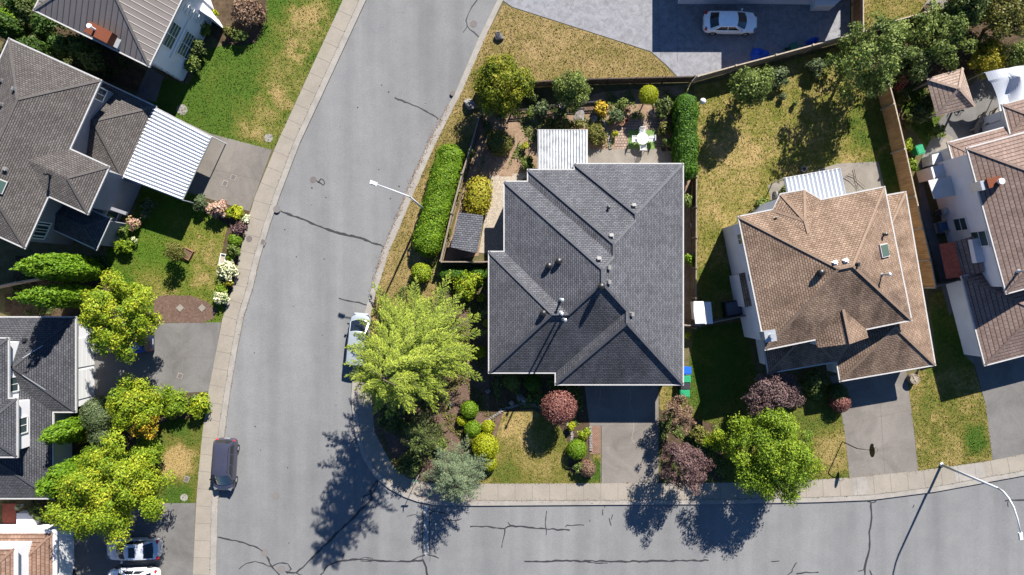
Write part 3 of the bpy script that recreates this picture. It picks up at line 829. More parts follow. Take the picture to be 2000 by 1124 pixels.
    for s in (-1, 1):
        hl = MB().box((L*.445, s*hw*.70, bz[-3]*Ht-.03), (L*.07, hw*.3, .13), rz=-s*.45); hl.build('headlight', M['lens'], root, world=False)
        tl = MB().box((-L*.472, s*hw*.74, bz[2]*Ht-.07), (L*.045, hw*.3, .15), rz=s*.35); tl.build('taillight', M['red_lens'], root, world=False)
        mr = MB().box((cb[1]*L-.25, s*(hw*1.09), zb+.08), (.14, .2, .14), rz=-s*.2, taper=.8); mr.build('mirror', paintm if kind != 'van' else M['black'], root, world=False)
        for fx in (.305, -.31):
            wv = MB(); nseg = 20; rr = .33
            wm = Matrix.Rotation(math.pi/2, 4, 'X')
            prof = [(.20, -.11), (rr*.94, -.11), (rr, -.07), (rr, .07), (rr*.94, .11), (.20, .11)]
            pv = [wm @ Vector((r_*math.cos(2*math.pi*j/nseg), r_*math.sin(2*math.pi*j/nseg), z_)) for r_, z_ in prof for j in range(nseg)]
            pf = [(i*nseg+j, i*nseg+(j+1) % nseg, (i+1)*nseg+(j+1) % nseg, (i+1)*nseg+j) for i in range(5) for j in range(nseg)]
            c0 = Vector((fx*L, s*(hw-.095), rr))
            wo = wv.add([q+c0 for q in pv], pf).build('wheel', M['tyre'], root, world=False)
            rm = MB(); rm.add([wm @ Vector((.21*math.cos(2*math.pi*j/nseg), .21*math.sin(2*math.pi*j/nseg), z_))+c0+Vector((0, s*.0, 0)) for z_ in (-.09, .09) for j in range(nseg)],
                              [(j, (j+1) % nseg, nseg+(j+1) % nseg, nseg+j) for j in range(nseg)]+[tuple(range(nseg))[::-1], tuple(range(nseg, 2*nseg))])
            rm.build('rim', M['steel'], wo, world=False)
    MB().box((L*.497, 0, .4), (.03, W*.42, .12)).build('grille', M['black'], root, world=False)
    MB().box((-L*.503, 0, .55), (.02, .5, .12)).build('number_plate', M['gutter'], root, world=False)
    return root
M['lens'] = glass_mat('lamp_lens', (.12, .125, .13))
M['red_lens'] = glass_mat('red_lens', (.5, .012, .01))
def wheelie_bin(label, px, py, mat, rz=0, group=None):
    p = P(px, py, 1); root = empty('wheelie_bin', (p.x, p.y, .03), label, 'bin', group, rz)
    MB().add([(x*(.24 if z == .05 else .29), y*(.3 if z == .05 else .37), z) for z in (.05, .95) for x, y in ((-1, -1), (1, -1), (1, 1), (-1, 1))],
             [(0, 3, 2, 1), (4, 5, 6, 7), (0, 1, 5, 4), (1, 2, 6, 5), (2, 3, 7, 6), (3, 0, 4, 7)]).build('body', mat, root, world=False)
    MB().box((0, 0, 1.0), (.64, .8, .06)).box((0, -.02, 1.045), (.5, .62, .03)).build('lid', mat, root, world=False)
    MB().tube([(-.25, .44, .93), (.25, .44, .93)], .02, 6).build('handle', mat, root, world=False)
    for s in (-1, 1): MB().lathe([(.1, -.03), (.1, .03)], (0, 0, 0), 12).build('wheel', M['tyre'], root, world=False).location = (s*.27, .36, .1)
    for c in root.children:
        if c.name.startswith('wheel'): c.rotation_euler = (0, math.pi/2, 0)
    return root
def plant_pot(label, px, py, r, h, mat, group='plant pots in the gardens', plant=None):
    p = P(px, py, h); root = empty('plant_pot', (p.x, p.y, .03), label, 'plant pot', group)
    MB().lathe([(r*.7, 0), (r, h), (r*1.08, h), (r*1.08, h-.03), (r*.88, h-.02), (r*.86, h-.1), (0.01, h-.1)], (0, 0, 0), 18).build('pot', mat, root, world=False, recalc=False)
    MB().lathe([(r*.85, h-.12), (r*.85, h-.08), (.01, h-.07)], (0, 0, 0), 14).build('soil', M['soil'], root, world=False)
    if plant: leaf_object('plant', rdirs(160)*np.array([r, r, .2]), rdirs(160)+np.array([0, 0, 1.]), .12, plant, root, 2, loc=(0, 0, h+.1))
    return root

# ------------------------------------------------------------ ground, roads, lawns
def ground(name, poly, z0, z1, mat, parent=None, kind='structure'):
    o = MB().prism(PL(poly), z0, z1).build(name, mat, parent)
    if mat.name in ('patio_pavers', 'brick_path'):
        me = o.data; uvl = me.uv_layers.new(name='UVMap')
        for l in me.loops: uvl.data[l.index].uv = me.vertices[l.vertex_index].co.xy
    return tag(o, kind=kind) if parent is None else o
big = MB().add([(-1500, -1500, -.3), (1500, -1500, -.3), (1500, 1500, -.3), (-1500, 1500, -.3)], [(0, 1, 2, 3)]).build('ground', lawn_mat('far_grass', .45))
tag(big, kind='structure')
Lr = [(784, -150), (715, 0), (650, 141), (585, 281), (547, 381), (527, 440), (507, 506), (494, 562), (475, 622), (462, 690), (450, 762), (439, 843), (430, 925), (425, 993), (422, 1124), (420, 1400)]
Li = [(770, -150), (702, 0), (637, 141), (573, 281), (535, 381), (515, 440), (495, 506), (482, 562), (464, 622), (451, 690), (439, 762), (427, 843), (418, 925), (413, 993), (410, 1124), (408, 1400)]
Ls = [(740, -150), (670, 0), (605, 141), (541, 281), (498, 385), (482, 440), (467, 500), (455, 562), (435, 622), (422, 690), (408, 762), (396, 843), (388, 925), (383, 993), (377, 1124), (375, 1400)]
Rr_ = [(1046, -150), (972, 0), (935, 75), (890, 180), (875, 207), (850, 255), (836, 281), (795, 375), (765, 450), (750, 484), (736, 530), (726, 562), (713, 610), (700, 670), (690, 722), (686, 775), (692, 843), (707, 893), (730, 930), (760, 955), (790, 971), (815, 980), (850, 987), (930, 988), (1225, 986), (1400, 985), (1500, 983), (1600, 981), (1700, 977), (1825, 961), (2000, 929), (2300, 870)]
Ri = [(1058, -150), (983, 0), (947, 75), (902, 180), (886, 210), (862, 258), (848, 286), (807, 380), (777, 453), (761, 488), (747, 534), (737, 566), (724, 613), (711, 672), (701, 724), (697, 775), (703, 841), (716, 887), (737, 920), (765, 944), (795, 961), (820, 970), (852, 977), (930, 978), (1225, 977), (1400, 976), (1500, 974), (1600, 971), (1700, 967), (1825, 951), (2000, 919), (2300, 860)]
Rs = [(724, 740), (727, 800), (732, 843), (750, 880), (773, 918), (800, 935), (832, 943), (930, 945), (1225, 944), (1400, 943), (1500, 942), (1575, 938), (1662, 933), (1792, 920), (1925, 902), (2000, 887), (2300, 828)]
road = ground('road', Lr+[(420, 1900), (690, 1900), (690, 1300), (720, 1255), (770, 1240), (2300, 1180)]+Rr_[::-1], -.25, -.12, M['asphalt'])
ground('left_block_ground', Li+[(408, 1900), (-700, 1900), (-700, -700), (1020, -700)], -.25, 0, M['edge'])
ground('right_block_ground', Ri+[(2900, 740), (2900, -900), (1440, -900)], -.25, 0, M['edge'])
ground('south_block_ground', [(705, 1900), (705, 1310), (733, 1270), (775, 1252), (2300, 1192), (2300, 1900)], -.25, 0, lawn_mat('south_grass', .6))
def band(name, a, b, z0, z1, mat): return ground(name, list(a)+list(b)[::-1], z0, z1, mat)
def band_split(name, a, b, z0, z1, mat):
    m = MB()
    for i in range(len(a)-1): m.prism(PL([a[i], a[i+1], b[i+1], b[i]]), z0, z1)
    return tag(m.build(name, mat), kind='structure')
band('kerb', Lr, Li, -.25, .03, M['kerb']); band('kerb', Rr_, Ri, -.25, .03, M['kerb'])
swl = band('sidewalk', Li, Ls, -.1, .036, M['sidewalk'])
swr = band('sidewalk', [(698, 745)]+Ri[15:], Rs, -.1, .036, M['sidewalk'])
ground('kerb', [(690, 1900), (690, 1300), (720, 1255), (770, 1240), (2300, 1180), (2300, 1192), (775, 1252), (733, 1270), (705, 1310), (705, 1900)], -.25, .03, M['kerb'])
def resample(path, step):
    q = PL(path); out = []; acc = 0
    for a, b in zip(q, q[1:]):
        d = b-a; L = d.length; t = (step-acc) if acc else 0
        while t < L: out.append(a+d*(t/L)); t += step
        acc = L-(t-step)
    return out
def joints(parent, A, B, step):
    m = MB(); a = resample(A, step); q = PL(B)
    for p in a:
        best = None
        for s, e in zip(q, q[1:]):
            d = e-s; t = max(0, min(1, (p-s).dot(d)/d.dot(d))); r = s+d*t
            if best is None or (r-p).length < (best-p).length: best = r
        m.strip([p, best], .03, .0405)
    m.strip([x for x in PL(A)], .035, .0405)
    m.build('joint', M['joint'], parent)
joints(swl, Li, Ls, 1.52); joints(swr, [(698, 745)]+Ri[15:], Rs, 1.52)

def crackline(pts, wd, z=-.116, jit=1.6):
    out = []
    for (ax, ay), (bx, by) in zip(pts, pts[1:]):
        n = max(2, int(math.hypot(bx-ax, by-ay)/7))
        for i in range(n):
            t = i/n; out.append((ax+(bx-ax)*t+random.uniform(-jit, jit)*(i > 0), ay+(by-ay)*t+random.uniform(-jit, jit)*(i > 0)))
    out.append(pts[-1])
    return PL(out)
cm = MB(); zt = [-.116]
def crack(pts, wd=.09, jit=1.2):
    q = crackline(pts, wd, jit=jit); rs = random.Random(len(q)); ws = [wd*rs.uniform(.6, 1.5) for _ in q]
    zt[0] += .0003; cm.strip(q, lambda i: ws[i], zt[0])
for pts, wd in [
    ([(933, -30), (931, 0), (922, 12), (915, 25), (910, 40), (912, 50), (925, 62), (935, 72)], .1), ([(912, 52), (904, 63)], .07),
    ([(770, 190), (790, 199), (815, 208), (838, 221), (856, 233)], .13), ([(547, 412), (580, 424), (600, 432), (625, 443), (650, 453), (680, 460), (710, 467), (735, 477), (748, 482)], .16),
    ([(560, 419), (590, 427), (618, 441), (640, 447), (668, 459), (700, 463), (726, 475)], .09),
    ([(661, 583), (680, 588), (700, 591), (718, 597)], .12), ([(617, 353), (624, 357), (631, 362), (633, 355), (626, 349), (620, 358)], .09),
    ([(735, 940), (723, 960), (726, 975), (712, 990), (680, 1022), (650, 1050), (620, 1080), (597, 1103), (578, 1120)], .17),
    ([(737, 938), (733, 955), (727, 966), (710, 970), (706, 988)], .09), ([(622, 1130), (640, 1106), (665, 1097), (700, 1094), (740, 1097), (790, 1098), (825, 1096)], .13),
    ([(700, 1094), (712, 1090), (728, 1092), (724, 1098), (704, 1097)], .07), ([(825, 998), (825, 1040), (825, 1094)], .06), ([(825, 1094), (832, 1110), (836, 1130)], .13), ([(839, 995), (839, 1050), (839, 1098)], .05),
    ([(800, 1098), (825, 1087), (840, 1086), (857, 1092)], .09), ([(668, 1094), (672, 1082)], .07), ([(837, 1010), (845, 1000), (875, 1005)], .08), ([(862, 1018), (890, 1018), (902, 1014)], .08), ([(890, 1016), (893, 1037)], .07), ([(794, 1010), (812, 1006)], .06),
    ([(918, 1030), (950, 1029), (985, 1034), (1000, 1028), (1040, 1032), (1065, 1034), (1113, 1037)], .11), ([(986, 1034), (984, 1050), (980, 1071)], .08), ([(992, 1021), (1000, 1028)], .08),
    ([(1068, 999), (1066, 1015), (1066, 1030), (1067, 1047)], .08), ([(1104, 1031), (1108, 1027), (1141, 1027)], .09), ([(1178, 996), (1178, 1008)], .07), ([(1182, 988), (1182, 993)], .06),
    ([(1190, 1013), (1194, 1028)], .08), ([(1194, 1016), (1197, 1006)], .07), ([(1152, 1016), (1153, 1021)], .05),
    ([(1024, 1098), (1100, 1097), (1200, 1098), (1300, 1097), (1385, 1096)], .13), ([(1130, 1099), (1187, 1101)], .08), ([(1289, 1016), (1286, 1038)], .08),
    ([(1703, 982), (1703, 1020), (1699, 1040), (1700, 1065), (1697, 1085), (1690, 1112), (1690, 1130)], .14), ([(1692, 976), (1697, 981), (1703, 983), (1711, 981), (1716, 974)], .08), ([(1677, 1117), (1690, 1113)], .08), ([(1700, 1115), (1706, 1128)], .1),
    ([(1535, 1128), (1548, 1118), (1552, 1108), (1558, 1100)], .09), ([(1557, 1122), (1575, 1119), (1600, 1119)], .1), ([(1507, 1098), (1523, 1097)], .08), ([(1965, 980), (1975, 978), (2030, 976)], .11), ([(1971, 980), (1971, 991)], .07), ([(1784, 993), (1787, 987)], .07),
    ([(422, 1050), (460, 1057), (500, 1070), (512, 1078)], .1), ([(520, 1088), (530, 1108), (543, 1122), (550, 1135)], .12), ([(466, 1113), (480, 1102), (498, 1098), (530, 1108)], .07),
    ([(530, 1108), (545, 1101), (562, 1103), (568, 1113), (560, 1122)], .09), ([(557, 1118), (578, 1120), (590, 1126)], .12), ([(640, 862), (645, 857)], .06)]:
    crack(pts, wd)
cm.build('sealed_cracks', M['tar'], road)
# worn stop line and small repairs
m, t_, b_ = newmat('worn_line', .8, .2); n_ = N(t_)
n_.l(n_.ramp(n_.noise(n_.pos(), 3.2, 5, .8), [(.46, (.17, .17, .17)), (.62, (.42, .42, .42))]), b_.inputs['Base Color'])
MB().strip(PL([(832, 990), (832, 1088)]), .38, -.1157).build('stop_line', m, road)
dm = MB()
rs = random.Random(3)
for _ in range(70):
    x, y = rs.uniform(470, 900), rs.uniform(0, 1100); p = P(x, y)
    if not (470+max(0, (560-y)*.45) < x < 930-y*.32) or 640 < y < 960 and x > 660: continue
    dm.lathe([(rs.uniform(.03, .09), 0), (.01, .002)], (p.x, p.y, -.1195), 7)
dm.build('stains', M['tar'], road)

lawns = {
 'sunny left lawn': ([(666, 8), (604, 141), (540, 281), (531, 293), (412, 262), (330, 245), (285, 190), (300, 150), (370, 165), (400, 100), (440, 88), (480, 90), (520, 40), (525, -60), (690, -60)],
    dict(base=.06, amp=.5, blobs=[(590, 60, 75, .55), (560, 150, 90, .5), (520, 235, 80, .5), (615, 20, 60, .4), (480, 260, 40, .3)], green=(.046, .086, .011), mid=(.1, .11, .022))),
 'middle left lawn': ([(205, 560), (210, 470), (262, 420), (285, 345), (400, 372), (440, 400), (470, 420), (462, 520), (455, 562), (434, 622), (425, 640), (300, 640), (240, 600)],
    dict(base=.1, amp=.55, blobs=[(420, 500, 90, .5), (380, 590, 70, .35), (300, 560, 60, .4), (360, 450, 50, .25)], green=(.05, .095, .009), mid=(.105, .115, .02))),
 'lower left lawn': ([(250, 985), (270, 800), (400, 808), (396, 843), (388, 925), (381, 983)],
    dict(base=.3, amp=.6, blobs=[(345, 900, 55, .7), (345, 975, 40, -.4), (350, 830, 30, -.3)])),
 'brown corner lawn': ([(984, 8), (1000, 16), (1100, 48), (1200, 80), (1270, 103), (1300, 130), (1326, 160), (1040, 173), (945, 215), (862, 512), (850, 640), (712, 668)]+[(724, 613), (737, 566), (747, 534), (761, 488), (777, 453), (807, 380), (848, 286), (862, 258), (886, 210), (902, 180), (947, 75)],
    dict(base=.68, amp=.62, blobs=[(960, 180, 50, -.2), (880, 300, 80, -.15), (840, 500, 60, .1), (1060, 70, 60, .1)], mid=(.12, .1, .03), dry=(.27, .19, .095))),
 'front lawn': ([(983, 806), (1040, 800), (1092, 830), (1112, 872), (1108, 920), (1158, 935), (1158, 888), (1174, 888), (1174, 944), (932, 945), (955, 905), (970, 850)],
    dict(base=.52, amp=.6, blobs=[(1010, 830, 60, .35), (1040, 900, 50, .15), (1160, 920, 30, -.6), (990, 925, 40, -.25)])),
 'back garden lawn': ([(1356, 168), (1400, 160), (1660, 85), (1722, 178), (1760, 380), (1445, 425), (1420, 450), (1452, 620), (1356, 636)],
    dict(base=.6, amp=.75, blobs=[(1700, 250, 70, -.4), (1720, 340, 60, -.5), (1400, 540, 60, -.25), (1440, 300, 80, .25), (1400, 400, 60, .15)], mid=(.11, .11, .022))),
 'side yard lawn': ([(1356, 642), (1455, 628), (1480, 750), (1650, 745), (1645, 805), (1659, 933), (1575, 938), (1500, 942), (1288, 943), (1288, 756), (1340, 756)],
    dict(base=.35, amp=.6, blobs=[(1630, 880, 60, .4), (1300, 780, 40, .35), (1400, 700, 120, -.3), (1350, 770, 40, -.1)])),
 'right front lawn': ([(1770, 745), (1830, 705), (1815, 580), (1850, 560), (1900, 712), (1925, 792), (1938, 898), (1793, 919), (1786, 843)],
    dict(base=.55, amp=.8, blobs=[(1905, 860, 40, -.5), (1810, 790, 30, -.2), (1870, 890, 40, .1), (1850, 650, 110, -.4)])),
 'top right lawn': ([(1682, 60), (1682, -20), (1960, -80), (1920, -5)], dict(base=.6, amp=.6)),
 'garden room lawn': ([(1745, 180), (1800, 165), (1835, 230), (1860, 280), (1850, 300), (1820, 300), (1780, 250)], dict(base=.15, amp=.4)),
 'back corner grass': ([(1000, 222), (1040, 222), (1035, 245), (1000, 255)], dict(base=.1, amp=.5))}
for k, (poly, kw) in lawns.items():
    ground(k.replace(' ', '_'), poly, -.05, .02, lawn_mat(k, **kw))
areas = [
 ('driveway', [(412, 262), (531, 293), (487, 413), (440, 398), (380, 380), (240, 345), (300, 210)], .026, 'drive'),
 ('driveway', [(170, 625), (303, 632), (432, 630), (422, 690), (408, 765), (355, 768), (200, 800), (165, 790)], .026, 'drive_dark'),
 ('driveway', [(200, 983), (382, 983), (377, 1124), (375, 1350), (110, 1350), (110, 1040)], .026, 'drive_dark'),
 ('driveway', [(1140, 735), (1286, 735), (1286, 944), (1175, 944), (1175, 832), (1152, 832), (1146, 790)], .026, 'drive'),
 ('driveway', [(1620, 735), (1768, 712), (1785, 843), (1793, 920), (1659, 933), (1649, 843), (1643, 806)], .026, 'drive'),
 ('driveway', [(1880, 690), (2200, 640), (2200, 848), (2000, 887), (1938, 899), (1925, 792), (1903, 712)], .026, 'drive_dark'),
 ('forecourt', [(983, 2), (1000, 14), (1100, 46), (1200, 78), (1271, 101), (1302, 128), (1330, 158), (1352, 160), (1420, 142), (1660, 78), (1660, -200), (1075, -200)], .026, 'stamped'),
 ('garden_path', [(1151, 832), (1173, 832), (1173, 886), (1153, 888)], .03, 'brickpath'),
 ('patio', [(1148, 292), (1322, 292), (1322, 335), (1100, 335), (1100, 292)], .03, 'patio'),
 ('patio', [(1205, 235), (1300, 235), (1300, 291), (1200, 291)], .028, 'paver'),
 ('patio', [(1500, 362), (1636, 320), (1715, 316), (1732, 385), (1510, 420)], .028, 'patio'),
 ('patio', [(1835, 235), (1910, 150), (2100, 120), (2100, 260), (1870, 290), (1800, 345), (1825, 450), (1870, 580), (1855, 620), (1800, 420), (1790, 330)], .026, 'drive_dark'),
 ('garden_bed', [(300, 580), (325, 577), (375, 578), (405, 590), (425, 606), (418, 622), (395, 631), (303, 631)], .032, 'mulch'),
 ('garden_bed', [(725, 745), (714, 668), (860, 640), (955, 560), (955, 815), (983, 806), (968, 850), (953, 905), (930, 945), (832, 943), (800, 935), (773, 918), (750, 880), (732, 843), (727, 800)], .024, 'mulch'),
 ('garden_bed', [(955, 735), (1150, 745), (1152, 935), (1108, 920), (1112, 872), (1092, 830), (1040, 798), (983, 804), (955, 812)], .023, 'soil'),
 ('gravel_yard', [(955, 345), (1052, 335), (1000, 360), (990, 500), (935, 494), (948, 420)], .03, 'gravel'),
 ('garden_bed', [(945, 220), (1000, 222), (1180, 180), (1345, 165), (1352, 640), (1320, 640), (1320, 300), (1150, 292), (1050, 292), (1052, 340), (950, 345), (935, 500), (868, 512)], .022, 'drysoil'),
 ('garden_bed', [(868, 210), (938, 225), (858, 518), (850, 600), (745, 600), (800, 490)], .0235, 'drysoil') if False else None,
 ('garden_bed', [(395, 385), (440, 398), (487, 413), (480, 440), (462, 520), (455, 562), (440, 600), (420, 580), (428, 520), (445, 440), (400, 415)], .026, 'soil'),
 ('garden_bed', [(165, 780), (355, 768), (410, 768), (398, 815), (330, 820), (255, 870), (255, 985), (100, 1040), (60, 985), (60, 820)], .023, 'soil'),
 ('garden_bed', [(30, 500), (205, 500), (245, 620), (20, 620)], .023, 'soil'),
 ('garden_bed', [(-20, 0), (90, 0), (300, 150), (300, 190), (150, 140), (-20, 70)], .021, 'soil'),
 ('garden_bed', [(360, 165), (400, 60), (440, 90), (500, 85), (520, 40), (520, -20), (400, -20), (340, 120)], .024, 'soil'),
 ('garden_bed', [(1288, 800), (1400, 830), (1420, 940), (1290, 943)], .024, 'soil'),
 ('garden_path', [(1000, 262), (1040, 235), (1062, 240), (1020, 300), (1000, 345), (975, 345)], .034, 'drysoil'),
 ('garden_bed', [(1660, 80), (1920, 0), (2100, -40), (2100, 130), (1910, 145), (1745, 175), (1722, 178)], .021, 'soil'),
 ('garden_path', [(265, 190), (305, 200), (320, 150), (290, 130)], .03, 'drive_dark'),
 ('garden_path', [(1820, 305), (1850, 262), (1862, 270), (1815, 350), (1800, 345)], .034, 'patio'),
 ('garden_path', [(700/4, 2300/4), (10, 2300/4), (10, 2440/4), (700/4, 2440/4)], .026, 'soil')]
for a in areas:
    if a: ground(a[0], a[1], -.05, a[2], M[a[3]])
# driveway joints
dj = MB()
for pts in [[(1173, 944), (1173, 750)], [(1150, 832), (1286, 832)], [(1175, 870), (1286, 868)], [(1659, 890), (1790, 865)], [(1716, 735), (1728, 926)], [(1648, 830), (1780, 800)], [(1985, 690), (2005, 800), (2012, 885)], [(1928, 840), (2020, 800)],
            [(462, 275), (440, 398)], [(410, 330), (500, 350)], [(296, 632), (296, 768)], [(355, 632), (357, 768)], [(180, 698), (420, 698)], [(324, 983), (324, 1130)], [(250, 1024), (380, 1023)], [(250, 1094), (377, 1094)], [(1285, 0), (1290, 112)], [(1323, 0), (1323, 120)], [(1140, -40), (1100, 46)], [(1500, 0), (1500, 115)]]:
    dj.strip(PL(pts), .035, .0335)
tag(dj.build('driveway_joints', M['joint']), kind='structure')
wl_ = MB()
for pts in [[(1228, 752), (1232, 780), (1229, 790), (1236, 800), (1238, 835), (1234, 860), (1245, 870)], [(1173, 755), (1172, 785), (1166, 795)]]:
    wl_.strip(crackline(pts, .03), .05, .0345)
tag(wl_.build('driveway_hairline_marks', M['sidewalk']), kind='structure')
for x, y in ((352, 602), (395, 602)):
    s = MB().box((0, 0, .05), (.5, .5, .05)).build('stepping_stone', M['patio']); p = P(x, y); s.location = (p.x, p.y, 0); s.rotation_euler.z = R(45)
    tag(s, 'pale square paving slab lying in the brown bark bed, %s of the pair' % ('left' if x < 370 else 'right'), 'paving slab', 'paving slabs in the bark bed')

def cover(label, px, py, r, z, mat='kerb', group='round utility covers', name='manhole_cover'):
    p = P(px, py); o = MB().lathe([(r, 0), (r, .012), (r*.9, .014), (r*.88, .008), (.02, .008)], (0, 0, 0), 24).build(name, mat if not isinstance(mat, str) else M[mat], None)
    o.location = (p.x, p.y, z); return tag(o, label, 'manhole cover', group)
M['iron'] = plain('cast_iron', (.1, .085, .08), .7, .3, 20); M['iron2'] = plain('pale_iron', (.125, .115, .11), .8, .2, 20)
for l, x, y, r, z, mt in [
    ('round cover on the asphalt near the scribble of tar, middle of the long street', 611, 351, .28, -.118, 'iron'), ('round cover on the asphalt beside the forked crack at the top', 925, 46, .3, -.118, 'iron'),
    ('round cover at the kerb where the long cross crack starts', 541, 409, .32, .032, 'iron2'), ('reddish round cover beside the street, end of the curved crack lower left', 516, 1080, .32, -.118, 'iron2'),
    ('reddish round cover at the bottom where the cracks meet', 549, 1113, .33, -.118, 'iron2'), ('lone round cover on clean asphalt near the parked dark van', 538, 969, .3, -.118, 'iron2'),
    ('dark round cover in the pale sidewalk', 487, 467, .27, .037, 'iron'), ('small dark drain cover in the kerb by the yellow green tree', 884, 183, .22, .031, 'iron'),
    ('round concrete lid on the green lawn beside the corrugated carport', 356, 215, .48, .03, 'kerb'), ('round concrete lid at the lawn edge by the sidewalk', 525, 270, .38, .03, 'kerb'),
    ('oval concrete lid in the grass beside the lower driveway', 360, 972, .33, .03, 'kerb')]:
    cover(l, x, y, r, z, mt)
for l, x, y, z in [('upper square meter lid in the driveway by the carport', 456, 347, .03), ('lower square meter lid in the driveway by the carport', 440, 359, .03), ('grated catch basin in the kerb', 514, 473, -.1), ('small square lid in the grass near the sidewalk', 365, 936, .03), ('square lid in the dark driveway', 352, 735, .03)]:
    p = P(x, y); o = MB().box((0, 0, 0), (.36, .42, .02)).build('meter_lid', M['iron']); MB().box((0, 0, .002), (.46, .52, .012)).build('frame', M['kerb'], o, world=False)
    o.location = (p.x, p.y, z+.01 if z > 0 else .036); o.rotation_euler.z = R(-20); tag(o, l, 'utility lid', 'square utility lids')

# leaf litter gathered in the gutters
lt = MB(); rs = random.Random(11)
for path, cnt, spread_ in ((Rr_[4:12], 700, .12), (Ri[17:27], 350, .1), (Lr[6:14], 120, .08), (Rs[6:14], 150, .1)):
    q = resample(path, .1)
    for _ in range(cnt):
        p_ = rs.choice(q); x = p_.x+rs.gauss(0, spread_); y = p_.y+rs.gauss(0, spread_); a = rs.uniform(0, 3); s_ = rs.uniform(.02, .07)
        dx, dy = math.cos(a)*s_, math.sin(a)*s_; zz = .045+rs.uniform(0, .004)
        lt.add([(x-dx, y-dy, zz), (x+dy*.5, y-dx*.5, zz), (x+dx, y+dy, zz+.01), (x-dy*.5, y+dx*.5, zz)], [(0, 1, 2, 3)])
tag(lt.build('leaf_litter', plain('dry_leaf_litter', (.16, .09, .05), .9, .4, 5)), kind='stuff')

weeds = MB()
for path, cnt in ((Ri[16:], 260), (Li, 200), (Rs[6:], 120)):
    q = resample(path, .1)
    for _ in range(cnt):
        p_ = rs.choice(q); x = p_.x+rs.gauss(0, .04); y = p_.y+rs.gauss(0, .04); a = rs.uniform(0, 3); s_ = rs.uniform(.02, .06)
        dx, dy = math.cos(a)*s_, math.sin(a)*s_
        weeds.add([(x-dx, y-dy, .045), (x+dy*.6, y-dx*.6, .06), (x+dx, y+dy, .075), (x-dy*.6, y+dx*.6, .06)], [(0, 1, 2, 3)])
tag(weeds.build('weeds', plain('joint_weeds', (.07, .09, .03), .9, .4, 5)), kind='stuff')
for pts in ([(1862, 912), (1918, 904), (1924, 932), (1866, 943)], [(1664, 935), (1692, 931), (1696, 964), (1668, 968)]):
    tag(MB().prism(PL(pts), 0, .0395).build('pavement', M['kerb'], None), kind='structure')
# real grass: short tufts standing on every lawn, coloured by the lawn they grow on
def inside(poly, x, y):
    c = np.zeros(len(x), bool); n = len(poly)
    for i in range(n):
        x1, y1 = poly[i][:2]; x2, y2 = poly[(i+1) % n][:2]
        if y1 == y2: continue
        k = ((y1 > y) != (y2 > y)) & (x < (x2-x1)*(y-y1)/(y2-y1)+x1); c ^= k
    return c
for k, (poly, kw) in lawns.items():
    q = PL(poly); xs_ = [v.x for v in q]; ys_ = [v.y for v in q]
    A_ = (max(xs_)-min(xs_))*(max(ys_)-min(ys_)); n = int(A_*75)
    x = rng.uniform(min(xs_), max(xs_), n); y = rng.uniform(min(ys_), max(ys_), n); m_ = inside(q, x, y)
    for a_ in areas:
        if a_: m_ &= ~inside(PL(a_[1]), x, y)
    x, y = x[m_], y[m_]; n = len(x)
    x = x+rng.normal(size=n)*.06; y = y+rng.normal(size=n)*.06
    pt = np.stack([x, y, np.full(n, .045)+rng.uniform(-.01, .02, n)], 1); nr = rng.normal(size=(n, 3))*np.array([1, 1, .5])+np.array([0, 0, .5])
    g_ = leaf_object('grass_tufts', pt, nr, .06, bpy.data.materials[k], None, 1.6); tag(g_, kind='stuff')

# ------------------------------------------------------------ houses
def hroot(name, px, py, label): return empty(name, P(px, py, 0), label, 'house', 'houses of the street')
# central charcoal house
h1 = hroot('house', 1150, 540, 'single storey house with the charcoal stepped hip roof in the middle of the photo')
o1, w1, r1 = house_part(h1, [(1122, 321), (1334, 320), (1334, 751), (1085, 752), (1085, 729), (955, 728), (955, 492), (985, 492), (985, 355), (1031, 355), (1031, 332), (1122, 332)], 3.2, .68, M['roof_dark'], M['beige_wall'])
for x, y, k in [(1238, 404, 'box'), (1194, 463, 'box'), (1170, 508, 'box'), (1187, 523, 'box'), (1187, 551, 'box'), (1174, 560, 'round'), (1232, 614, 'box'), (1061, 612, 'round'), (1072, 520, 'round'), (1091, 511, 'round')]:
    roof_vent(h1, r1, x, y, 6, k, M['vent'] if k == 'box' else M['black'], s=.85)
roof_vent(h1, r1, 1188, 407, 5, 'pipe', M['black'], hh=.3)
roof_vent(h1, r1, 1096, 586, 6, 'pipe', M['steel'], hh=1.1); roof_vent(h1, r1, 1095, 612, 6, 'pipe', M['steel'], hh=1.1)
roof_vent(h1, r1, 1100, 623, 6, 'pipe', M['steel'], hh=1.9)
garage_door(h1, w1, P(1215, 735), 4.8)
# brown two storey house
h2 = hroot('house', 1610, 560, 'two storey house with the light brown shingle roof right of the middle')
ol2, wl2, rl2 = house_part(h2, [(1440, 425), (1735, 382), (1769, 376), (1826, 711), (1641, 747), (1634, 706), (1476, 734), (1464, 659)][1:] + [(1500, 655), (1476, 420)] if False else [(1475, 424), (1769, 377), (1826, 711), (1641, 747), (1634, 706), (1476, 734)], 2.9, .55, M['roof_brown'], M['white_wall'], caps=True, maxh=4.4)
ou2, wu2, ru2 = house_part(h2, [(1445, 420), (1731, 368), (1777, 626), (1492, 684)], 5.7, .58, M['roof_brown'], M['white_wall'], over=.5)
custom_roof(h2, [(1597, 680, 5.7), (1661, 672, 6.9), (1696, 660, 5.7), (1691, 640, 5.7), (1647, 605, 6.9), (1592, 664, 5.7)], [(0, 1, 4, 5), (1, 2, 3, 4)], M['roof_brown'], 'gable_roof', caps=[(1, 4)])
custom_roof(h2, [(1598, 678, 5.68), (1661, 670, 6.85), (1695, 658, 5.68), (1650, 660, 5.6)], [(0, 3, 1), (3, 2, 1)], M['white'], 'gable_end')
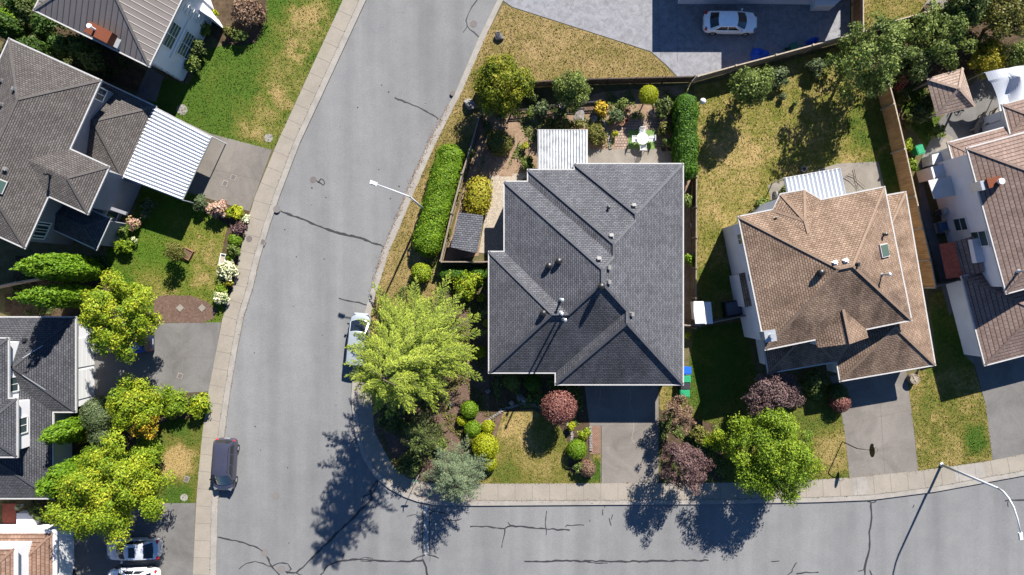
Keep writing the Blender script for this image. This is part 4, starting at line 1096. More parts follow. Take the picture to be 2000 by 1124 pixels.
MB().prism(PL([(1600, 675), (1658, 669), (1690, 657), (1688, 630), (1600, 640)], 5.6), 2.9, 5.68).build('bay_wall', M['white_wall'], h2)
bpy.context.view_layer.update()
zt_ = on_roof(ru2, 1579, 457, 6)[0].z
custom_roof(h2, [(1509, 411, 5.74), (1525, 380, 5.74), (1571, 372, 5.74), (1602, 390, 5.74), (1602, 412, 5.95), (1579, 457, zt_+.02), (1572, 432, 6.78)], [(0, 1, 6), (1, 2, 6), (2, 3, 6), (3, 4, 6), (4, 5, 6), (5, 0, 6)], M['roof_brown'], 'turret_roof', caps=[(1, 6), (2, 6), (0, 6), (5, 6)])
MB().prism(PL([(1516, 408), (1528, 386), (1569, 378), (1596, 394), (1596, 412), (1540, 425)], 5.6), -.1, 5.7).build('turret_wall', M['white_wall'], h2)
MB().prism(PL([(1507, 412), (1523, 378), (1571, 370), (1604, 389), (1604, 413), (1540, 418)], 5.7), 5.62, 5.72).build('gutter', M['gutter'], h2)
for x, y, k, mt in [(1630, 515, 'box', 'white'), (1651, 511, 'box', 'white'), (1602, 533, 'round', 'black'), (1672, 518, 'box', 'black')]: roof_vent(h2, ru2, x, y, 8, k, M[mt], s=.8)
roof_vent(h2, ru2, 1515, 427, 6, 'box', M['black'], s=.4); roof_vent(h2, ru2, 1725, 459, 7, 'pipe', M['black'], hh=.35); roof_vent(h2, ru2, 1722, 537, 7, 'pipe', M['steel'], hh=1.0)
skylight(h2, ru2, 1725, 490, 7)
p = P(1502, 656, 6.6); MB().box((p.x, p.y, 6.2), (.7, .7, 1.2), rz=R(10)).box((p.x, p.y, 6.84), (.9, .9, .1), rz=R(10)).lathe([(.16, 6.8), (.16, 7.2), (.24, 7.22), (.2, 7.36)], (p.x, p.y, 0), 12).build('chimney', M['steel'], h2)
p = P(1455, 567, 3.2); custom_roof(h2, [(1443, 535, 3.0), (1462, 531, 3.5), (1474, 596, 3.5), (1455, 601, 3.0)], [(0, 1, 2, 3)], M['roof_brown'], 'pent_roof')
MB().prism(PL([(1447, 538), (1475, 532), (1486, 596), (1458, 600)], 2.9), -.1, 2.9).build('bay_wall', M['white_wall'], h2)
window(h2, wu2, P(1435, 470, 0), .9, 4.2, 1.5); window(h2, wu2, P(1450, 540, 0), .6, 4.3, .6, cross=(1, 1))
garage_door(h2, wl2, P(1710, 745), 4.8)
# right hand house with pinkish tiles
h3 = hroot('house', 1990, 450, 'house with pinkish ribbed tile roofs and pale walls at the right edge')
o3, w3, r3 = house_part(h3, [(1889, 290), (2120, 227), (2197, 511), (1966, 574)], 5.7, .52, M['tile_pink'], M['white_wall'], over=.45)
o3b, w3b, r3b = house_part(h3, [(1878, 541), (2090, 486), (2134, 659), (1925, 714)], 3.0, .52, M['tile_pink'], M['white_wall'], over=.5)
o3c, w3c, r3c = house_part(h3, [(1852, 279), (2050, 225), (2066, 285), (1868, 339)], 3.1, .25, M['tile_pink'], M['white_wall'], over=.4)
o3d, w3d, r3d = house_part(h3, [(1953, 247), (1975, 203), (2085, 175), (2100, 230)][:0] or [(1958, 205), (2090, 170), (2106, 230), (1974, 265)], 3.3, .42, M['tile_pink'], M['white_wall'], over=.4)
c = on_roof(r3, 1935, 358, 6)[0]
MB().box((c.x-.1, c.y, c.z-.2), (1.1, .75, 1.5), rz=R(15)).build('chimney', M['brick'], h3)
MB().box((c.x-.75, c.y-.2, c.z-.25), (.55, .75, 1.2), rz=R(15)).build('chimney_cap', M['steel'], h3)
MB().lathe([(.14, .4), (.14, .75), (.26, .78), (.24, .92)], (c.x+.2, c.y, c.z), 12).build('vent_pipe', M['white'], h3)
roof_vent(h3, r3, 1990, 530, 7, 'pipe', M['steel'], hh=1.2)
window(h3, w3, P(1900, 460, 0), 1.3, 3.9, 1.7, cross=(1, 2)); window(h3, w3, P(1884, 432, 0), 1.1, 2.2, 1.5, cross=(1, 2))
MB().prism(PL([(1898, 468), (1934, 462), (1946, 508), (1908, 514)], 3.8), 2.5, 3.8).build('bay_wall', M['white_wall'], h3)
custom_roof(h3, [(1834, 478, 2.2), (1864, 472, 2.9), (1880, 540, 2.9), (1848, 545, 2.2)], [(0, 1, 2, 3)], M['red_awning'] if 'red_awning' in M else M['redwood'], 'awning')
custom_roof(h3, [(1862, 472, 2.8), (1902, 462, 3.6), (1922, 532, 3.6), (1880, 540, 2.8)], [(0, 1, 2, 3)], M['tile_pink'], 'pent_roof')
MB().prism(PL([(1813, 353), (1904, 334), (1912, 374), (1825, 389)], 2.5), 2.42, 2.5).build('canopy', M['beige_wall'], h3)
MB().prism(PL([(1818, 327), (1890, 306), (1905, 333), (1824, 350)], 2.0), -.05, 2.0).build('porch_wall', M['white_wall'], h3)
MB().prism(PL([(1820, 303), (1860, 292), (1872, 308), (1822, 322)], 1.4), -.05, 1.4).build('porch_wall', M['white_wall'], h3)
# house above the frame with the white garage
h4 = hroot('house', 1500, -80, 'white walled house with garage cut off by the top edge of the photo')
o4, w4, r4 = house_part(h4, [(1331, -12), (1331, -220), (1480, -220), (1480, -12)], 3.1, .45, M['roof_taupe'], M['white_wall'], over=.5)
o4b, w4b, r4b = house_part(h4, [(1526, -60), (1526, -330), (1735, -330), (1735, -60)], 5.4, .45, M['roof_taupe'], M['white_wall'], over=.5)
MB().prism(PL([(1582, 22), (1618, 22), (1660, -15), (1660, -40), (1582, -40)], 0), -.05, 1.2).build('porch_wall', M['white_wall'], h4)
MB().prism(PL([(1343, 6), (1582, 10), (1582, -60), (1343, -60)], 0), -.05, 2.6).build('porch_wall', M['white_wall'], h4)
# top left house with dark seamed metal roof
h5 = hroot('house', 190, 0, 'two storey white house with dark ribbed metal roof at the top left')
o5, w5, r5 = house_part(h5, [(66, 20), (291, 130), (375, -42), (150, -152)], 5.7, .45, M['seam'], M['white_wall'], over=.5)
c = P(190, 62, 6.9)
Mz = R(-27)
MB().box((c.x, c.y, 5.2), (2.0, .95, 3.2), rz=Mz).build('chimney', M['brick'], h5)
MB().lathe([(.09, 6.75), (.09, 7.4), (.2, 7.42), (.18, 7.55)], (c.x-.25, c.y+.2, 0), 12).build('vent_pipe', M['white'], h5)
c = P(223, 80, 6.2); MB().box((c.x, c.y, 5.3), (.9, .95, 1.6), rz=Mz, taper=.9).build('chimney_cap', M['steel'], h5)
for x, y, z in ((328, 66, 4.3), (355, 84, 1.9)): window(h5, w5, P(x, y, z), 2.1, z, 1.6, cross=(2, 4))
for cx_, cy_ in ((352, 146), (392, 47)):
    _, i_, t_2, q_, d_ = nearest_edge(w5, P(cx_, cy_, 0)); nn_ = Vector((d_.y, -d_.x, 0)); qm = MB()
    for k in range(12): qm.box(q_+nn_*.04+Vector((0, 0, .22+.44*k)), (.5 if k % 2 else .75, .1, .34), rz=math.atan2(d_.y, d_.x))
    qm.build('quoins', M['white'], h5)
ql = MB(); _, i_, t_2, q_, d_ = nearest_edge(w5, P(370, 95, 0)); nn_ = Vector((d_.y, -d_.x, 0))
for z_ in (.35, 3.1): MB().box(q_+nn_*.05+Vector((0, 0, z_)), (3.6, .12, .16), rz=math.atan2(d_.y, d_.x)).build('moulding', M['white'], h5)
MB().prism(PL([(392, 22), (404, 30), (414, 36), (396, 6), (380, -40), (350, -30)], 2.4), -.1, 2.4).build('porch_wall', M['white_wall'], h5)
# left house with taupe roof and carport
h6 = hroot('house', 60, 300, 'large taupe shingle roofed house on the left with a white corrugated carport')
o6, w6, r6 = house_part(h6, [(18, 75), (196, 158), (138, 290), (212, 328), (172, 418), (94, 384), (48, 487), (-200, 380), (-52, 50)][:7]+[(-130, 402)], 5.7, .42, M['roof_taupe'], M['grey_wall'], over=.45)
o6b, w6b, r6b = house_part(h6, [(120, 122), (303, 208), (241, 347), (58, 262)], 2.9, .42, M['roof_taupe'], M['grey_wall'], over=.3)
o6c, w6c, r6c = house_part(h6, [(68, 360), (216, 428), (188, 487), (166, 480), (40, 422)][:3]+[(40, 420)], 2.9, .42, M['roof_dark2'], M['grey_wall'], over=.3)
w6d = ccw(PL([(170, 370), (250, 405), (218, 474), (150, 445)], 0))
MB().prism(PL([(170, 370), (246, 404), (216, 470), (150, 440)], 0), -.1, 2.6).build('bay_wall', M['grey_wall'], h6)
w6d = ccw(PL([(170, 370), (246, 404), (216, 470), (150, 440)], 0)); window(h6, w6d, P(236, 432, 0), 1.5, 1.4, 1.6)
for x, y in ((228, 365), (262, 395)): pass
MB().prism(PL([(196, 352), (240, 366), (236, 395), (196, 380)], .5), -.05, .12).build('porch_floor', M['redwood'], h6)
for a, b in (((212, 338), (270, 360)), ((190, 398), (248, 418))):
    MB().bar(P(*a, 2.5), P(*b, 2.5), .25, .25).build('porch_beam', M['grey_wall'], h6)
window(h6, w6, P(75, 445, 4.3), 1.2, 4.3, 1.5); window(h6, w6, P(105, 462, 3.8), 1.2, 4.3, 1.4); window(h6, w6, P(194, 184, 4.4), 1.0, 4.6, 1.2)
for x, y in ((30, 175), (5, 205), (4, 158), (10, 330)): roof_vent(h6, r6, x, y, 7, 'box', M['vent'], s=.7)
roof_vent(h6, r6, 98, 342, 7, 'pipe', M['black'], hh=.45); roof_vent(h6, r6b, 167, 272, 3.5, 'box', M['steel'], s=.8); skylight(h6, r6, -4, 362, 7)
cp = empty('carport', P(330, 290, 0), 'white corrugated metal carport roof sloping over the upper left driveway', 'carport')
corrugated(cp, [(241, 347), (301, 209), (413, 267), (356, 391)], (2.9, 2.9, 2.7, 2.7), M['corr_white'], pitch=.31, amp=.085)
# lower left house
h7 = hroot('house', 20, 790, 'dark grey roofed house with white walls and garage doors on the lower left')
o7, w7, r7 = house_part(h7, [(-120, 620), (146, 620), (149, 805), (103, 805), (103, 974), (-120, 974)], 2.8, .42, M['roof_dark2'], M['white_wall'], over=.3)
o7b, w7b, r7b = house_part(h7, [(-120, 661), (16, 661), (16, 779), (33, 779), (33, 893), (-120, 893)], 5.3, .42, M['roof_dark2'], M['white_wall'], over=.4)
window(h7, w7b, P(40, 830, 4), 1.3, 4.4, 1.3); window(h7, w7b, P(22, 750, 4), 1.2, 4.4, 1.2)
for y in (685, 745): garage_door(h7, w7, P(168, y), 2.5, 2.2)
roof_vent(h7, r7, 50, 666, 3.8, 'box', M['black'], s=.8)
for a, b in (((45, 700), (85, 675)), ((45, 733), (90, 762))):
    pa = on_roof(r7, *a, 4)[0]; pb = on_roof(r7, *b, 4)[0]; MB().bar(pa+Vector((0, 0, .06)), pb+Vector((0, 0, .06)), .05, .04).build('ridge_flashing', M['steel'], h7)
MB().prism(PL([(103, 860), (140, 860), (140, 905), (103, 905)], 0), -.05, 1.0).build('porch_wall', M['white_wall'], h7)
# terracotta house in the corner
h8 = hroot('house', 20, 1120, 'house with terracotta tiled roofs and broad white trim in the bottom left corner')
o8, w8, r8 = house_part(h8, [(-120, 1041), (104, 1041), (104, 1330), (-120, 1330)], 2.9, .4, M['tile_terra'], M['white_wall'], over=.3, gut=M['white'])
o8b, w8b, r8b = house_part(h8, [(-120, 1072), (28, 1072), (28, 1300), (-120, 1300)], 5.5, .4, M['tile_terra'], M['white_wall'], over=.35, gut=M['white'])
gutters(h8, offset_poly(o8, -.12), 2.92, .15, M['white']); gutters(h8, offset_poly(o8b, -.12), 5.52, .12, M['white'])
garage_door(h8, w8, P(128, 1100), 4.5)
MB().prism(PL([(5, 984), (32, 984), (30, 1036), (5, 1036)], .1), -.05, .12).build('porch_floor', M['redwood'], h8)
MB().prism(PL([(32, 1003), (66, 1003), (66, 1036), (32, 1036)], .8), -.05, .8).build('porch_wall', M['white_wall'], h8)
# neighbours standing beyond the frame
h9 = hroot('house', 2250, 760, 'house beyond the right edge'); h9.name = 'house'

bpy.data.objects.remove(h9)
# patio covers, gazebo, sheds
def patio_cover(label, poly, zs, mat, **k):
    c = empty('patio_cover', P(sum(p[0] for p in poly)/4, sum(p[1] for p in poly)/4, 0), label, 'patio cover', 'corrugated patio covers'); corrugated(c, poly, zs, mat, **k); return c
patio_cover('grey white corrugated patio cover behind the charcoal house', [(1051, 254), (1147, 254), (1147, 334), (1051, 334)], (2.5, 2.5, 2.9, 2.9), M['corr_grey'], pitch=.25, amp=.075)
patio_cover('white corrugated patio cover behind the brown house', [(1532, 348), (1640, 329), (1652, 384), (1543, 402)], (2.5, 2.5, 2.75, 2.75), M['corr_white'], pitch=.36, amp=.11)
gz = empty('gazebo', P(1860, 185, 0), 'small square gazebo with pinkish tiled pyramid roof beside the fence', 'gazebo')
custom_roof(gz, [(1809, 154, 2.4), (1880, 133, 2.4), (1904, 208, 2.4), (1829, 228, 2.4), (1873, 173, 3.5)], [(0, 1, 4), (1, 2, 4), (2, 3, 4), (3, 0, 4)], M['tile_light'], caps=[(0, 4), (1, 4), (2, 4), (3, 4)])
for x, y in ((1816, 160), (1876, 142), (1896, 204), (1834, 221)):
    q = P(x, y, 2.3); MB().box((q.x, q.y, 1.2), (.14, .14, 2.4)).build('post', M['pale_wood'], gz)
sd = empty('shed', P(912, 454, 0), 'small shed with a dark shingle roof beside the gravel yard', 'shed')
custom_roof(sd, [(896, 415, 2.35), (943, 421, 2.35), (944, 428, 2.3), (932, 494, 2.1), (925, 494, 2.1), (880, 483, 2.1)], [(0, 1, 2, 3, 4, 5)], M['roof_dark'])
MB().prism(PL([(899, 419), (939, 424), (928, 489), (884, 480)], 2.1), -.05, 2.05).build('wall', M['dark_wood'], sd)
ws = empty('storage_shed', P(1370, 611, 0), 'white plastic storage shed beside the dark fence', 'shed')
custom_roof(ws, [(1355, 589, 1.9), (1374, 589, 1.95), (1377, 610, 2.15), (1380, 632, 1.95), (1358, 633, 1.9), (1355, 611, 2.05)], [(0, 1, 2, 5), (5, 2, 3, 4)], M['white'])
MB().prism(PL([(1356, 590), (1384, 590), (1388, 632), (1359, 633)], 1.2), -.05, 1.85).build('wall', M['white'], ws)
tb = empty('hot_tub', P(1427, 602, 0), 'dark square covered spa tub in the shade beside the brown house', 'hot tub')
MB().box((0, 0, .4), (1.5, 1.3, .8), rz=R(10)).build('body', M['black'], tb, world=False); MB().box((0, 0, .85), (1.3, 1.1, .08), rz=R(10)).build('lid', plain('lid_grey', (.06, .07, .09)), tb, world=False)

# ------------------------------------------------------------ fences
fence('dark slatted fence along the south edge of the brown corner lawn', [(930, 182), (1040, 171), (1130, 166), (1347, 161)], 1.5, M['dark_wood'], bw=.1)
fence('pale topped wooden fence beside the stamped forecourt', [(1352, 162), (1424, 142), (1500, 122), (1640, 84), (1670, 76)], 1.7, M['grey_wood'], rail=M['pale_wood'])
fence('wooden fence continuing behind the trees at the top right', [(1682, 68), (1780, 42), (1880, 15), (1990, -15)], 1.7, M['grey_wood'], rail=M['pale_wood'])
fence('tall orange brown fence panel at the end of the forecourt', [(1664, 74), (1664, -60)], 1.8, wood('orange_wood', (.3, .13, .055)), rail=M['pale_wood'])
fence('long orange cedar fence between the brown house and the pinkish house', [(1712, 178), (1722, 215), (1742, 300), (1762, 390), (1790, 510), (1800, 562)], 1.9, M['cedar'], rail=M['pale_wood'], postoff=.1)
fence('dark fence on the west side of the back garden, above the street hedge', [(942, 222), (920, 300), (905, 345), (885, 420), (864, 511)], 1.5, M['dark_wood'], rail=M['grey_wood'], posts=2.2)
fence('short dark fence between the long fence and the charcoal house', [(866, 513), (955, 513)], 1.4, M['dark_wood'], rail=M['grey_wood'])
fence('dark fence between the charcoal house and the golden back lawn', [(1352, 350), (1351, 640)], 1.3, M['dark_wood'], rail=M['grey_wood'])
fence('grey gate fence joining the charcoal house to the white shed and brown house', [(1324, 634), (1356, 634), (1452, 614)], 1.5, M['grey_wood'])
fence('low black picket fence in the shaded back garden', [(1000, 220), (1040, 217), (1100, 207), (1165, 203)], .7, M['black'], bw=.05, gap=.08, posts=1.8)
fence('short low fence joining the cedar fence to the pinkish house', [(1800, 562), (1862, 545)], 1.4, M['grey_wood'])
fence('wooden fence between the two rows of cypresses at the left edge', [(-40, 572), (60, 552), (190, 530)], 1.6, M['grey_wood'], rail=M['pale_wood'])

# ------------------------------------------------------------ leaf colours
G = {}
G['yellowgreen'] = leaf_mat('yellow_green_leaves', (.08, .16, .008), (.215, .29, .013), (.41, .4, .026))
G['goldgreen'] = leaf_mat('gold_green_leaves', (.06, .1, .006), (.15, .18, .01), (.3, .26, .018))
G['bright'] = leaf_mat('bright_green_leaves', (.06, .12, .006), (.15, .23, .012), (.27, .34, .025))
G['mid'] = leaf_mat('mid_green_leaves', (.05, .085, .016), (.13, .175, .036), (.25, .3, .075))
G['dark'] = leaf_mat('dark_green_leaves', (.035, .055, .016), (.08, .11, .028), (.16, .2, .05))
G['olive'] = leaf_mat('olive_leaves', (.08, .09, .015), (.14, .14, .03), (.2, .19, .05))
G['yellow'] = leaf_mat('golden_leaves', (.19, .19, .012), (.3, .27, .02), (.42, .34, .04))
G['grey'] = leaf_mat('grey_green_leaves', (.05, .075, .03), (.1, .135, .06), (.18, .22, .1))
G['spruce'] = leaf_mat('spruce_needles', (.03, .055, .03), (.09, .125, .068), (.19, .235, .13), .1)
G['cedar'] = leaf_mat('lime_conifer_needles', (.035, .07, .01), (.135, .19, .02), (.31, .36, .045), .12)
G['plum'] = leaf_mat('purple_leaves', (.05, .026, .028), (.1, .056, .055), (.17, .105, .1), .1)
G['plumbrown'] = leaf_mat('brown_red_leaves', (.09, .05, .032), (.165, .1, .065), (.24, .165, .11), .15)
G['red'] = leaf_mat('red_topiary_leaves', (.09, .03, .026), (.175, .07, .058), (.26, .125, .1), .1)
G['mauve'] = leaf_mat('mauve_leaves', (.06, .034, .034), (.125, .077, .077), (.2, .135, .135), .1)
G['orange'] = leaf_mat('orange_flowers', (.1, .13, .01), (.35, .22, .012), (.5, .33, .02), .1)
G['pinkflower'] = leaf_mat('pink_flower_heads', (.2, .18, .06), (.4, .22, .18), (.5, .38, .3), .1)
G['whiteflower'] = leaf_mat('cream_flower_heads', (.12, .2, .03), (.5, .5, .3), (.7, .68, .5), .1)
G['hedgebright'] = leaf_mat('clipped_hedge_leaves', (.06, .13, .006), (.13, .23, .01), (.24, .34, .02))
G['hedgedark'] = leaf_mat('dense_hedge_leaves', (.025, .08, .006), (.06, .14, .01), (.12, .22, .02))
G['cypress'] = leaf_mat('cypress_sprays', (.055, .13, .006), (.12, .22, .01), (.2, .31, .02))
G['cypressdark'] = leaf_mat('dark_cypress_sprays', (.025, .055, .01), (.05, .1, .015), (.1, .17, .03))
G['lime'] = leaf_mat('lime_shrub_leaves', (.17, .2, .006), (.3, .33, .01), (.4, .42, .02))

# ------------------------------------------------------------ big trees
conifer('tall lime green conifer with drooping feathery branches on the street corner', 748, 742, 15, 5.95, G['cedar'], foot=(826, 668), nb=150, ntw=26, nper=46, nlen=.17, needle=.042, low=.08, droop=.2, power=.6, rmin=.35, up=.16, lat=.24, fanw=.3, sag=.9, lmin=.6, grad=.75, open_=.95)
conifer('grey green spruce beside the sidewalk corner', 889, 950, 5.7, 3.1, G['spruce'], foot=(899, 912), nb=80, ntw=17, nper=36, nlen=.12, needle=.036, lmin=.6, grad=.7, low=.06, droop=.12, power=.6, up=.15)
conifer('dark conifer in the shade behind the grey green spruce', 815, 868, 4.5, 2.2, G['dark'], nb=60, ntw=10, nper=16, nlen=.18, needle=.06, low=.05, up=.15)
tree('rounded bright green maple overhanging the sidewalk', 1507, 888, 83, 4.0, 3.0, G['bright'], leaf=.15, nc=64, cr=(.15, .26), spread=(.5, .98), dens=1.0)
tree('purple leaved plum tree beside the charcoal house driveway', 1338, 911, 48, 3.7, 2.2, G['plum'], leaf=.12, nc=36, cr=(.17, .28), dens=.8, spread=(.45, .98), aspect=1.8)
tree('brown red leaved tree at the top of the driveway strip', 1328, 811, 31, 2.8, 1.8, G['plumbrown'], leaf=.11, nc=28, cr=(.18, .3), dens=.7, spread=(.4, 1.0), aspect=2)
tree('mauve Japanese style maple in front of the brown house', 1510, 766, 46, 2.3, 1.2, G['mauve'], leaf=.12, nc=30, cr=(.2, .3), oval=1.45, low=-.1, dens=1.1)
tree('yellow green round tree at the corner of the brown lawn', 980, 168, 60, 3.4, 2.3, G['goldgreen'], leaf=.15, nc=44, cr=(.18, .28), spread=(.6, .9))
tree('small green tree over the dark slatted fence', 1118, 173, 38, 3.0, 1.5, G['mid'], leaf=.16, nc=24, cr=(.22, .34))
tree('green tree with loose crown over the forecourt fence', 1466, 170, 40, 2.9, 2.5, G['mid'], leaf=.17, nc=26, cr=(.24, .38))
tree('large dark green tree at the corner of the golden back lawn', 1693, 114, 65, 4.0, 3.2, G['mid'], leaf=.2, nc=60, cr=(.15, .25), spread=(.5, 1.1), dens=.8)
tree('olive green tree in the thicket behind the gazebo', 1838, 68, 54, 2.5, 1.9, G['mid'], leaf=.2, nc=50, cr=(.16, .28), spread=(.5, 1.08), dens=.9)
tree('brownish green tree in the top right corner', 1968, 34, 54, 2.7, 2.0, G['olive'], leaf=.2, nc=46, cr=(.16, .28), spread=(.5, 1.08), dens=.9)
tree('dark green tree along the fence at the top right', 1885, 12, 38, 3.2, 2.0, G['dark'], leaf=.19, nc=26)
tree('dark green shrubby tree left of the gazebo', 1780, 122, 36, 2.2, 1.5, G['dark'], leaf=.17, nc=22)
tree('golden yellow shrub tree beside the white tent', 1926, 114, 38, 1.6, .9, G['yellow'], leaf=.13, nc=24, cr=(.2, .32), oval=1.15)
tree('green shrub tree at the right edge above the tent', 1990, 108, 28, 1.5, .9, G['mid'], leaf=.14, nc=18)
tree('yellow green tree over the blue tarp car', 226, 618, 70, 4.8, 2.6, G['yellowgreen'], leaf=.14, nc=56, cr=(.14, .25), spread=(.5, 1.05), aspect=2.2)
tree('large golden green maple over the bottom left driveway', 216, 958, 88, 5.0, 3.0, G['yellowgreen'], leaf=.155, nc=84, cr=(.12, .22), spread=(.5, 1.03), trunk=.18, oval=1.25, rz=R(38))
tree('lime yellow tree in the middle of the lower left garden', 262, 786, 50, 3.2, 1.8, G['yellowgreen'], leaf=.15, nc=34, cr=(.18, .3), spread=(.55, .9))
tree('small golden tree standing on the middle left lawn', 342, 492, 22, 1.7, 1.0, G['olive'], leaf=.1, nc=16, cr=(.25, .4), dens=.8, trunk=.05)
tree('small orange leaved tree below the lime yellow tree', 284, 831, 26, 3.2, .9, G['orange'], leaf=.13, nc=16, cr=(.25, .4))
tree('green tree between the cypress and the golden green maple', 205, 905, 38, 3.0, 1.6, G['bright'], leaf=.15, nc=24)
tree('green shrub tree at the lower lawn edge by the golden green maple', 290, 880, 28, 2.0, 1.2, G['bright'], leaf=.14, nc=18)

cypress('upper cypress directly below the taupe house', 190, 528, 8.7, 1.35, G['cypress'], group='cypresses beside the taupe house')
cypress('lower cypress next to the tree over the tarp car', 185, 578, 8.5, 1.1, G['cypress'], group='cypresses beside the taupe house')
cypress('upright cypress right of the small grey roof wing', 172, 828, 5.4, 1.2, G['cypress'], group='cypresses of the lower left garden')
cypress('broad cypress beside the golden green maple', 186, 912, 6.6, 1.6, G['cypress'], group='cypresses of the lower left garden')
cypress('dark cypress between the two top left houses, beside the brick chimney', 110, 118, 4.2, 1.1, G['cypressdark'], group='dark cypresses behind the taupe house')
cypress('dark cypress near the top left corner', 60, 78, 4.6, 1.2, G['cypressdark'], group='dark cypresses behind the taupe house')
for i, (x, y, r, mt, l) in enumerate([(95, 52, 30, 'cypressdark', 'dark green bush under the eave of the ribbed metal roof, upper'), (122, 92, 26, 'cypressdark', 'dark green bush under the eave of the ribbed metal roof, lower'), (155, 96, 27, 'cypressdark', 'dark bush in the gap between the two upper left roofs'), (186, 122, 24, 'dark', 'last added bush darkening the shaded gap between the two upper left roofs'), (75, 100, 24, 'dark', 'dark bush against the taupe roof edge'), (12, 45, 30, 'cypress', 'bright green bush in the top left corner'), (60, 25, 30, 'dark', 'dark bush above the top left corner bush'), (35, 5, 30, 'cypressdark', 'green bush at the very top left edge')]):  # two bushes in the roof gap are added, standing in for house shade
    loose(l, x, y, r, G[mt], 1.8, 1.4, .13, 16)

# ------------------------------------------------------------ hedges and shrubs
hedge('long clipped green hedge between the street and the dark fence', (883, 281), (825, 500), 2.5, 1.7, G['hedgebright'], leaf=.1, lumps=.05)
hedge('tall narrow hedge at the east end of the back garden', (1345, 179), (1345, 345), 1.85, 2.5, G['hedgedark'], leaf=.1, lumps=.07)
hedge('low dark green hedge below the short fence, left part', (858, 535), (908, 535), 1.1, .9, G['hedgedark'], leaf=.08, lumps=.04)
hedge('low dark green hedge against the charcoal house wall, right part', (915, 532), (952, 532), 1.0, .9, G['hedgedark'], leaf=.08, lumps=.04)
ball('square clipped golden shrub between the fence and the gravel', 934, 383, 24, G['yellow'], ry=34, boxy=3.5, rz=R(-10), leaf=.11, rough=.12, Rz=.7)
ball('clipped golden green bush between the long hedge and the conifer', 823, 533, 19, G['yellowgreen'], leaf=.08, Rz=.75)
loose('variegated green bush below the low dark hedge', 914, 558, 27, G['yellowgreen'], .7, .7, .1, 14)
ball('round lollipop topiary with bright green crown in the back garden', 1267, 186, 18, G['lime'], zc=1.8, Rz=.65, stem=True, leaf=.06)
ball('olive round bush by the dark west fence', 976, 280, 24, G['olive'], Rz=.8, leaf=.08, lumps=.06)
tb_ = ball('round red leaved topiary tree in front of the charcoal house', 1092, 796, 33, G['red'], zc=2.6, Rz=.95, stem=True, leaf=.085, rough=.1)
